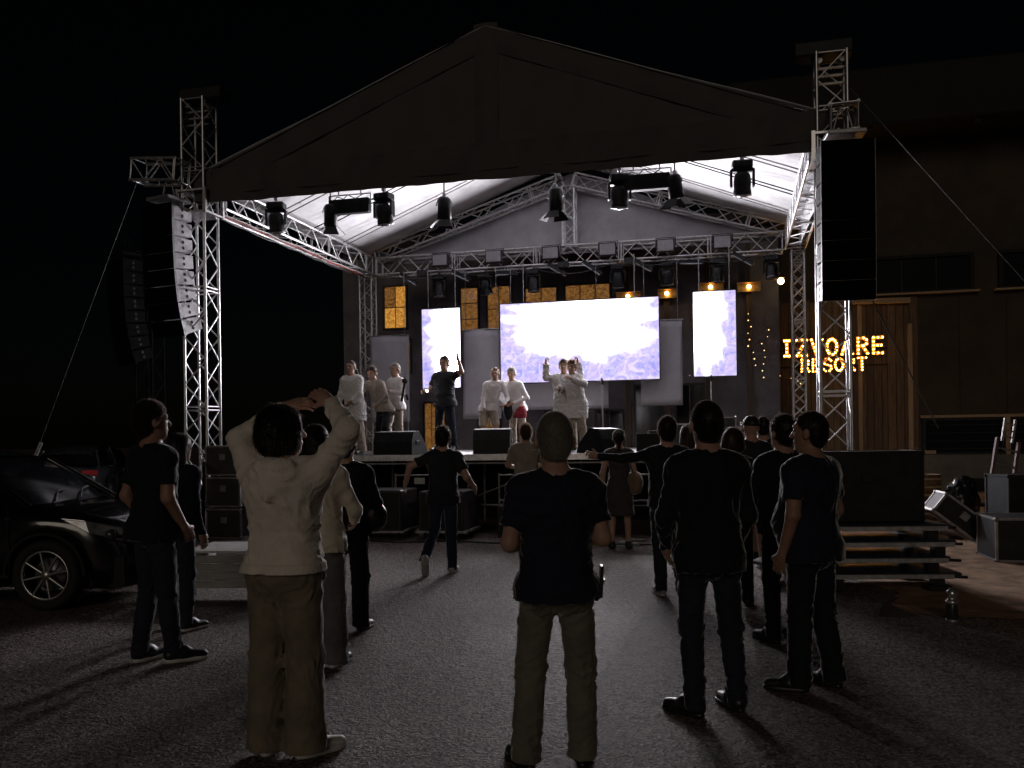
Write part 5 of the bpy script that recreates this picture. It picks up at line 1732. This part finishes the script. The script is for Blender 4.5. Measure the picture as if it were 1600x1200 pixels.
snake('grey cable curling on the asphalt by the woman in the dress', [st(1.0, .2, .02), st(1.1, -.5, .015), st(1.6, -.9, .015), st(2.3, -.75, .015), st(2.0, -.35, .015), st(2.6, .1, .02)], .012, mat('cable2', (.4, .38, .36), .55), 'loose cables')
for k, xx in enumerate((-3.6, -1.05, .62, 2.5)):
    snake('%s black cable from the left dropping over the stage edge' % ords[k], [st(xx, 1.1, DK + .012), st(xx + .02, .78, DK + .015), st(xx + .05, .68, DK - .05), st(xx + .12, .66, .8), st(xx - .08, .6, .35), st(xx + .1, .5, .02)], .011, CABLE, 'cables over the stage edge')
for k, (xx, yy, ww) in enumerate(((-3.9, 1.2, .42), (2.35, 1.35, .5), (.55, 1.2, .3), (3.6, 1.6, .55))):
    t = thing('amplifier', ['small black amplifier box at the left end of the stage edge', 'small black amplifier box right of the right wedge', 'tiny black junction case between the middle and right wedges', 'black amplifier box at the right end of the stage edge'][k], 'amplifier', st(xx, yy, DK + .002), -SA + R(random.uniform(-15, 15)), 'small boxes on the stage edge')
    MB().box((0, 0, ww * .3), (ww, ww * .6, ww * .6), ch=.01).build('case', BLACK, t)
    MB().box((0, -ww * .3 - .004, ww * .3), (ww * .85, .01, ww * .45)).build('front_panel', GRILLE, t)
    MB().path([(-ww * .2, 0, ww * .6), (-ww * .18, 0, ww * .68), (ww * .18, 0, ww * .68), (ww * .2, 0, ww * .6)], .01, 6).build('handle', STEEL, t)
# back line at the rear of the stage
for k, xx in enumerate((2.6, 3.35, 4.05)):
    flight_case(['left case of the dark row at the rear right of the stage', 'middle case of the dark row at the rear right of the stage', 'right case of the dark row at the rear right of the stage'][k], tuple(st(xx, 5.6, DK + .003)), -SA, .62, .55, .5 + .12 * (k % 2), 'cases at the rear of the stage')

NAVY = cloth('navy', (.012, .014, .030)); BLK = cloth('black', (.010, .010, .013)); CHAR = cloth('charcoal', (.022, .022, .026))
KHAKI = cloth('khaki', (.175, .158, .125)); KHAKI_SHADE = cloth('khaki pocket', (.12, .108, .085)); JEAN_SHADE = cloth('denim pocket', (.010, .014, .024)); KHAKI2 = cloth('olive khaki', (.21, .175, .125)); JEAN = cloth('denim', (.022, .032, .06)); JEAN_D = cloth('dark denim', (.016, .021, .036))  # pocket cloths are darkened to paint the shadow of the stitched pockets
CREAM = cloth('cream fleece', (.82, .75, .66), .9, .5, 90, .12, .3); CREAM2 = cloth('ivory shell', (.66, .60, .48), .7, .2, 60, .12)
GREYT = cloth('grey twill', (.12, .115, .12)); BEIGE = cloth('beige cotton', (.30, .255, .21)); WHITE = cloth('white cotton', (.78, .76, .76), .85, .2, 60, .08)
STONE = cloth('stone chino', (.40, .34, .28)); BROWNG = cloth('grey brown', (.07, .06, .055)); DRESSM = cloth('dark dress', (.05, .046, .046))
SH_W = mat('white shoe leather', (.62, .60, .57), .5, 0, .15, 12); SH_B = mat('black shoe leather', (.012, .012, .012), .4, 0, .3, 12); SOLE_W = mat('white rubber sole', (.55, .54, .52), .6); SH_G = mat('grey shoe', (.3, .29, .28), .6)

GRP = 'people watching the show'
# near figures
C_ = person('woman in a cream hoodie seen from behind, both hands raised over her head', (-1.13, 4.43, 0), -14, 1.70, CREAM, KHAKI2, SH_W, ('bob', 'dark'),
       dict(el=(-.27, .03, 1.60), er=(.365, -.02, 1.64), wl=(-.10, .20, 1.77), wr=(.20, .14, 1.785), sl=(-.185, .02, 1.425), sr=(.19, .0, 1.43), hdl=(.85, .05, .22), hdr=(-.72, .1, .5), pnl=(.2, .7, -.5), pnr=(-.3, .7, -.5), cl=.55, cr=.6,
            kl=(-.105, .0, .5), kr=(.105, .0, .5), al=(-.10, -.02, .10), ar=(.11, -.02, .10), fl=4, fr=-35), h=.006, fem=True, hood=True, top_style='hoodie', bot_style='wide', hem=.955, head=(-42, 4, 0), group=GRP, seed=3, bulk=1.06, bands=True)
H_ = person('bald man in a navy tee and khaki trousers standing in the middle, arms folded', (.20, 4.22, 0), 3, 1.63, NAVY, KHAKI, SH_B, ('crop', 'grey'),
       dict(el=(-.235, -.01, 1.13), er=(.235, -.02, 1.15), wl=(-.05, .25, 1.08), wr=(.03, .27, 1.12), kl=(-.135, .01, .5), kr=(.12, .02, .5), al=(-.165, -.02, .10), ar=(.12, .0, .10), fl=22, fr=-12), h=.0075, bulk=1.04, belly=.03, hsz=1.15, hem=.86, pockets=KHAKI_SHADE, group=GRP, seed=12, bot_style='trousers', skin=SKIN)
K_ = person('man in a black collared jacket and jeans in front of the group at right', (1.08, 4.97, 0), 4, 1.71, BLK, JEAN_D, SH_B, ('crop', 'dark'),
       dict(el=(-.245, .02, 1.12), er=(.235, .0, 1.12), wl=(-.2, .18, .93), wr=(.2, .16, .92), kl=(-.10, .02, .5), kr=(.13, .03, .5), al=(-.10, -.04, .10), ar=(.165, .03, .10), fl=38, fr=12), h=.0075, top_style='jacket', collar=True, hem=.83, group=GRP, seed=21, bulk=.96, hsz=1.1, pockets=JEAN_SHADE, bot_style='jeans')
L_ = person('heavy man in a navy tee and black trousers at right, looking left', (1.80, 5.42, 0), 38, 1.66, NAVY, BLK, SH_B, ('crop', 'dark'),
       dict(el=(-.262, -.05, 1.13), er=(.26, -.02, 1.13), wl=(-.235, .05, .88), wr=(.25, .1, .9), kl=(-.10, .02, .5), kr=(.12, .0, .5), al=(-.11, .02, .10), ar=(.14, -.06, .10), fl=30, fr=-5), h=.0075, bulk=1.15, belly=.06, hem=.84, group=GRP, seed=31, bot_style='trousers', head=(16, 0, 0), skin=SKIN_T, eyes=True)
A_ = person('man in a black tee and jeans at left, face turned toward the stage', (-2.53, 6.32, 0), -38, 1.81, BLK, JEAN_D, SH_B, ('short', 'dark'),
       dict(el=(-.25, -.06, 1.13), er=(.235, -.04, 1.13), wl=(-.18, .10, .91), wr=(.165, .12, .92), al=(-.1, -.06, .10), ar=(.11, .06, .10), fl=6, fr=-22), h=.008, group=GRP, seed=41, head=(-14, 3, 0), hem=.85, eyes=True, sole=SOLE_W, skin=SKIN_T)
B_ = person('person in black mostly hidden behind the left man', (-2.78, 7.4, 0), -25, 1.60, BLK, JEAN_D, SH_B, ('long', 'dark'), dict(lean=(.05, 0)), h=.012, top_style='jacket', group=GRP, seed=43, sole=SOLE_W, fem=True, bulk=1.1)
D_ = person('person in an ivory jacket and grey trousers beyond the woman in cream', (-1.34, 6.15, 0), -10, 1.63, CREAM2, GREYT, SH_B, ('long', 'dark'),
       dict(el=(-.22, .12, 1.2), er=(.27, .05, 1.14), wl=(-.08, .26, 1.2), wr=(.2, .22, 1.05)), h=.010, top_style='jacket', hem=.86, group=GRP, seed=51, fem=True, bulk=1.1, bot_style='wide', sole=SOLE_W)
E_ = person('person in a black jacket holding a bag beyond the ivory jacket', (-1.35, 7.28, 0), -6, 1.60, BLK, BLK, SH_B, ('short', 'dark'), dict(er=(.27, .0, 1.13), wr=(.20, .18, 1.0)), h=.012, top_style='jacket', group=GRP, seed=53, bulk=1.08, bot_style='trousers')
F_ = person('man in a black tee running toward the stage on one foot', (-.80, 10.3, 0), -4, 1.66, CHAR, JEAN, SH_W, ('short', 'dark'),
       dict(el=(-.40, .0, 1.30), wl=(-.48, .12, 1.10), er=(.30, -.08, 1.16), wr=(.36, .10, 1.04), kl=(-.12, .06, .52), al=(-.19, -.26, .22), pl=-62, kr=(.09, .0, .5), ar=(.10, -.02, .10), lean=(0, .04)), h=.010, group=GRP, seed=61, hem=.86, sole=SOLE_W)
G_ = person('man in a beige tee standing against the stage front', (.20, 13.0, 0), 5, 1.72, BEIGE, BLK, SH_B, ('short', 'brown'), dict(el=(-.26, .1, 1.16), wl=(-.1, .25, 1.1), er=(.26, .1, 1.16), wr=(.1, .25, 1.1)), h=.012, group=GRP, seed=71)
I_ = person('woman in a dark sleeveless dress with tied hair near the stage', (1.46, 12.24, 0), -8, 1.62, DRESSM, None, SH_B, ('bun', 'dark'), dict(er=(.22, -.02, 1.12), wr=(.2, .08, .92)), h=.012, top_style='dress', fem=True, group=GRP, seed=81)
J_ = person('man in black stretching his left arm out to the side', (1.50, 8.68, 0), 2, 1.70, BLK, JEAN_D, SH_G, ('short', 'dark'),
       dict(el=(-.44, .12, 1.36), wl=(-.66, .24, 1.39), er=(.27, .02, 1.12), wr=(.1, .26, 1.15), kl=(-.09, .02, .5), al=(-.08, -.02, .1)), h=.010, top_style='jacket', hem=.9, group=GRP, seed=91, sole=SOLE_W)
M_ = person('person in a black quilted jacket half hidden behind the heavy man', (2.02, 6.7, 0), 20, 1.66, BLK, BLK, SH_B, ('short', 'dark'), dict(el=(-.26, .06, 1.13), wl=(-.18, .2, 1.0)), h=.012, top_style='jacket', group=GRP, seed=95, bulk=1.08)
N_ = person('woman with brown bobbed hair behind the black jacket man', (2.0, 8.1, 0), -10, 1.58, CHAR, BLK, SH_B, ('bob', 'brown'), dict(), h=.012, top_style='jacket', fem=True, group=GRP, seed=97, head=(-25, 0, 0))
O_ = person('man in a dark cap and shorts with bare legs at right', (2.72, 10.2, 0), 8, 1.73, CHAR, BROWNG, SH_G, ('cap', 'dark'), dict(), h=.012, bot_style='shorts', group=GRP, seed=99, hem=.84)
P_ = person('man with cropped hair right of the capped man', (3.05, 10.9, 0), -5, 1.74, CHAR, BROWNG, SH_B, ('crop', 'dark'), dict(), h=.012, bot_style='shorts', group=GRP, seed=101, top_style='shirt')
Q_ = person('woman with long brown hair between two men in black', (2.0, 10.2, 0), 4, 1.64, BLK, BLK, SH_B, ('long', 'brown'), dict(), h=.012, top_style='jacket', fem=True, group=GRP, seed=103)

# performers
GP = 'performers on the stage'
def perf(label, x, y, rz, H, top, bot, shoes, **kw):
    p = st(x, y, DK + .002)
    return person(label, tuple(p), -14 + rz, H, top, bot, shoes, group=GP, **kw)
perf('performer in a white draped shirt and pale trousers farthest left on stage', -3.05, 1.75, 165, 1.68, WHITE, STONE, SH_B, hair=('crop', 'dark'), pose=dict(lean=(.05, .03), el=(-.20, .10, 1.12), wl=(-.10, .22, .98), er=(.31, .02, 1.14), wr=(.25, .18, 1.0), kr=(.13, .06, .5), ar=(.16, .04, .1)), h=.012, top_style='robe', bot_style='wide', seed=201, eyes=True, head=(10, 0, 0), bulk=1.05)
perf('bald performer in white holding a black microphone behind the far left one', -2.75, 3.0, 150, 1.72, WHITE, STONE, SH_B, hair=('crop', 'grey'), pose=dict(el=(-.28, .05, 1.15), wl=(-.10, .24, 1.20), er=(.27, .06, 1.12), wr=(.1, .24, 1.05), kr=(.12, .12, .52), ar=(.1, .05, .1)), h=.012, top_style='shirt', extra=dict(long=True), seed=203, bot_style='trousers', eyes=True)
perf('performer in a black tee with one arm raised before the left screen', -1.85, 3.3, 172, 1.84, CHAR, JEAN_D, SH_B, hair=('short', 'dark'), pose=dict(el=(-.36, .02, 1.47), wl=(-.30, .06, 1.74), cl=1.3, hdl=(0, .1, 1), er=(.27, .06, 1.15), wr=(.30, .22, 1.12), kl=(-.14, 0, .5), al=(-.18, -.02, .1), kr=(.13, 0, .5), ar=(.16, -.02, .1)), h=.011, seed=205, eyes=True, bulk=1.1)
perf('performer in a white shirt and beige shorts bending to the right', -1.22, 4.2, 200, 1.66, WHITE, STONE, SH_W, hair=('crop', 'brown'), pose=dict(lean=(-.13, .12), el=(-.40, .16, 1.10), wl=(-.30, .32, .98), er=(.12, .14, 1.10), wr=(.10, .26, .90), kl=(-.15, .02, .5), al=(-.2, -.02, .1), kr=(.12, .02, .5), ar=(.14, -.03, .1)), h=.012, top_style='shirt', extra=dict(long=True), bot_style='shorts', seed=207, eyes=True, head=(-12, -8, 0))
perf('performer in a white shirt holding a red bag at mid stage', -.68, 4.5, 170, 1.66, WHITE, STONE, SH_B, hair=('short', 'grey'), pose=dict(lean=(.06, .13), el=(-.26, .08, 1.12), wl=(-.04, .34, 1.0), er=(.30, .14, 1.12), wr=(.14, .34, 1.0)), h=.012, top_style='shirt', extra=dict(long=True), bot_style='trousers', seed=209, eyes=True, head=(10, -8, 0))
perf('performer in white raising both fists in front of the central screen', .42, 3.8, 182, 1.74, WHITE, STONE, SH_B, hair=('short', 'dark'), pose=dict(el=(-.34, .05, 1.43), wl=(-.29, .1, 1.69), er=(.34, .05, 1.43), wr=(.33, .1, 1.69), hdl=(0, 0, 1), hdr=(0, 0, 1), cl=1.4, cr=1.4, kl=(-.13, 0, .5), al=(-.15, -.02, .1), kr=(.15, .02, .5), ar=(.2, 0, .1)), h=.011, top_style='robe', bot_style='trousers', seed=211, eyes=True, head=(8, 0, 0), bulk=1.05)

perf('performer in a white hooded robe pressed against the one raising both fists', .72, 3.55, 150, 1.70, WHITE, STONE, SH_B, hair=('short', 'brown'), pose=dict(lean=(.07, .05), el=(-.30, .14, 1.28), wl=(-.12, .28, 1.38), er=(.30, .12, 1.25), wr=(.20, .30, 1.20), kl=(-.14, .04, .5), al=(-.17, -.02, .1)), h=.012, top_style='robe', bot_style='trousers', seed=213, eyes=True, head=(25, -8, 0), hood=True)
perf('performer in a pale shirt crouching forward between the far left two', -2.72, 2.35, 165, 1.60, BEIGE, BLK, SH_W, hair=('short', 'dark'), pose=dict(lean=(.10, .20), el=(-.28, .30, 1.14), wl=(-.18, .42, 1.0), er=(.36, .24, 1.12), wr=(.26, .40, 1.02), kl=(-.13, .16, .52), kr=(.12, .02, .5), al=(-.14, .05, .1)), h=.012, top_style='shirt', extra=dict(long=True), seed=215, bot_style='trousers', eyes=True, head=(0, -12, 0))
# things held
def small(o, label, cat):
    return tag(o, label, cat)
sc_ = 1.70 / 1.75
t = MB().box((0, 0, 0), (.075, .009, .155), ch=.004).build('phone', BLACKP, None, (1.555, 8.96, 1.135), (R(-20), 0, .1))
small(t, 'phone held in the right hand of the man stretching his arm', 'phone')
MB().box((0, -.006, 0), (.066, .002, .14)).build('phone_back', mat('phone back', (.05, .05, .06), .2), t)
# red bag
p = st(-.58, 4.28, DK + .78)
V, F = surf([lo([-.13, -.05, .05, .12], [.13, .14, .11, .05], [.06, .07, .055, .03], [0, 0, .02, .04], [0] * 4)], .015, folds(8, .014, .1))
t = np_obj('bag', V, F, cloth('red cloth', (.22, .015, .025), .7)); t.location = p
tag(t, 'small red bag hanging in front of the white shirted performer', 'bag')
V, F = surf([el((0, 0, 0), (.10, .06, .22))], .02, folds(9, .012, .1))
t = np_obj('black_cloth', V, F, BLK); t.location = st(-.82, 4.25, DK + .82)
tag(t, 'black cloth hanging beside the red bag on stage', 'cloth')
# guitar-shaped black thing held by the second performer
p = st(-2.52, 2.72, DK + .98)
t = thing('microphone', 'black microphone held up by the bald performer', 'microphone', p, 0)
MB().tube((0, 0, 0), (.06, 0, .34), .022, 8).build('handle', BLACKP, t)
MB().sphere((.07, 0, .39), .06, 12, 8).build('windshield', RUBBER, t)
# phone light in the hand of the performer in black
t = MB().box((0, 0, 0), (.07, .012, .14), ch=.004).build('phone', BLACKP, None, st(-2.16, 3.15, DK + 1.14), (0, 0, -SA))
tag(t, 'phone shining its light in the hand of the performer in black', 'phone')
MB().sphere((0, -.012, .05), .028, 10, 6).build('flash', emit('phone flash', (1, 1, 1), 25), t)
# shoulder bag of the woman in the dress
V, F = surf([el((0, 0, 0), (.12, .20, .15)), el((0, -.02, -.08), (.10, .18, .1))], .018, folds(14, .015, .13))
t = np_obj('shoulder_bag', V, F, cloth('tan canvas', (.20, .14, .09))); t.location = (1.66, 12.2, .92)
tag(t, 'tan shoulder bag at the hip of the woman in the dress', 'bag')
MB().path([(-.02, .05, .1), (-.08, .03, .3), (-.10, -.02, .44), (-.09, -.09, .30), (-.02, -.08, .1)], .012, 6).build('strap', cloth('tan strap', (.16, .11, .07)), t)
# bag of the person in black
V, F = surf([el((0, 0, 0), (.11, .10, .13))], .016, folds(15, .012, .1))
t = np_obj('hand_bag', V, F, mat('black leather', (.012, .012, .012), .35)); t.location = (-1.13, 7.28, .92)
tag(t, 'black hand bag carried by the person in a black jacket', 'bag')
MB().path([(-.05, 0, .1), (-.03, 0, .2), (.03, 0, .2), (.05, 0, .1)], .01, 6).build('handle', SH_B, t)
# phone in the belt of the bald man
t = MB().box((0, 0, 0), (.015, .075, .15), ch=.004).build('phone_case', SH_B, None, (.408, 4.20, .87), (0, R(3), 0))
tag(t, 'dark phone case clipped at the right hip of the bald man', 'phone case')
MB().box((.012, 0, .0), (.006, .05, .02)).build('clip', STEEL, t)
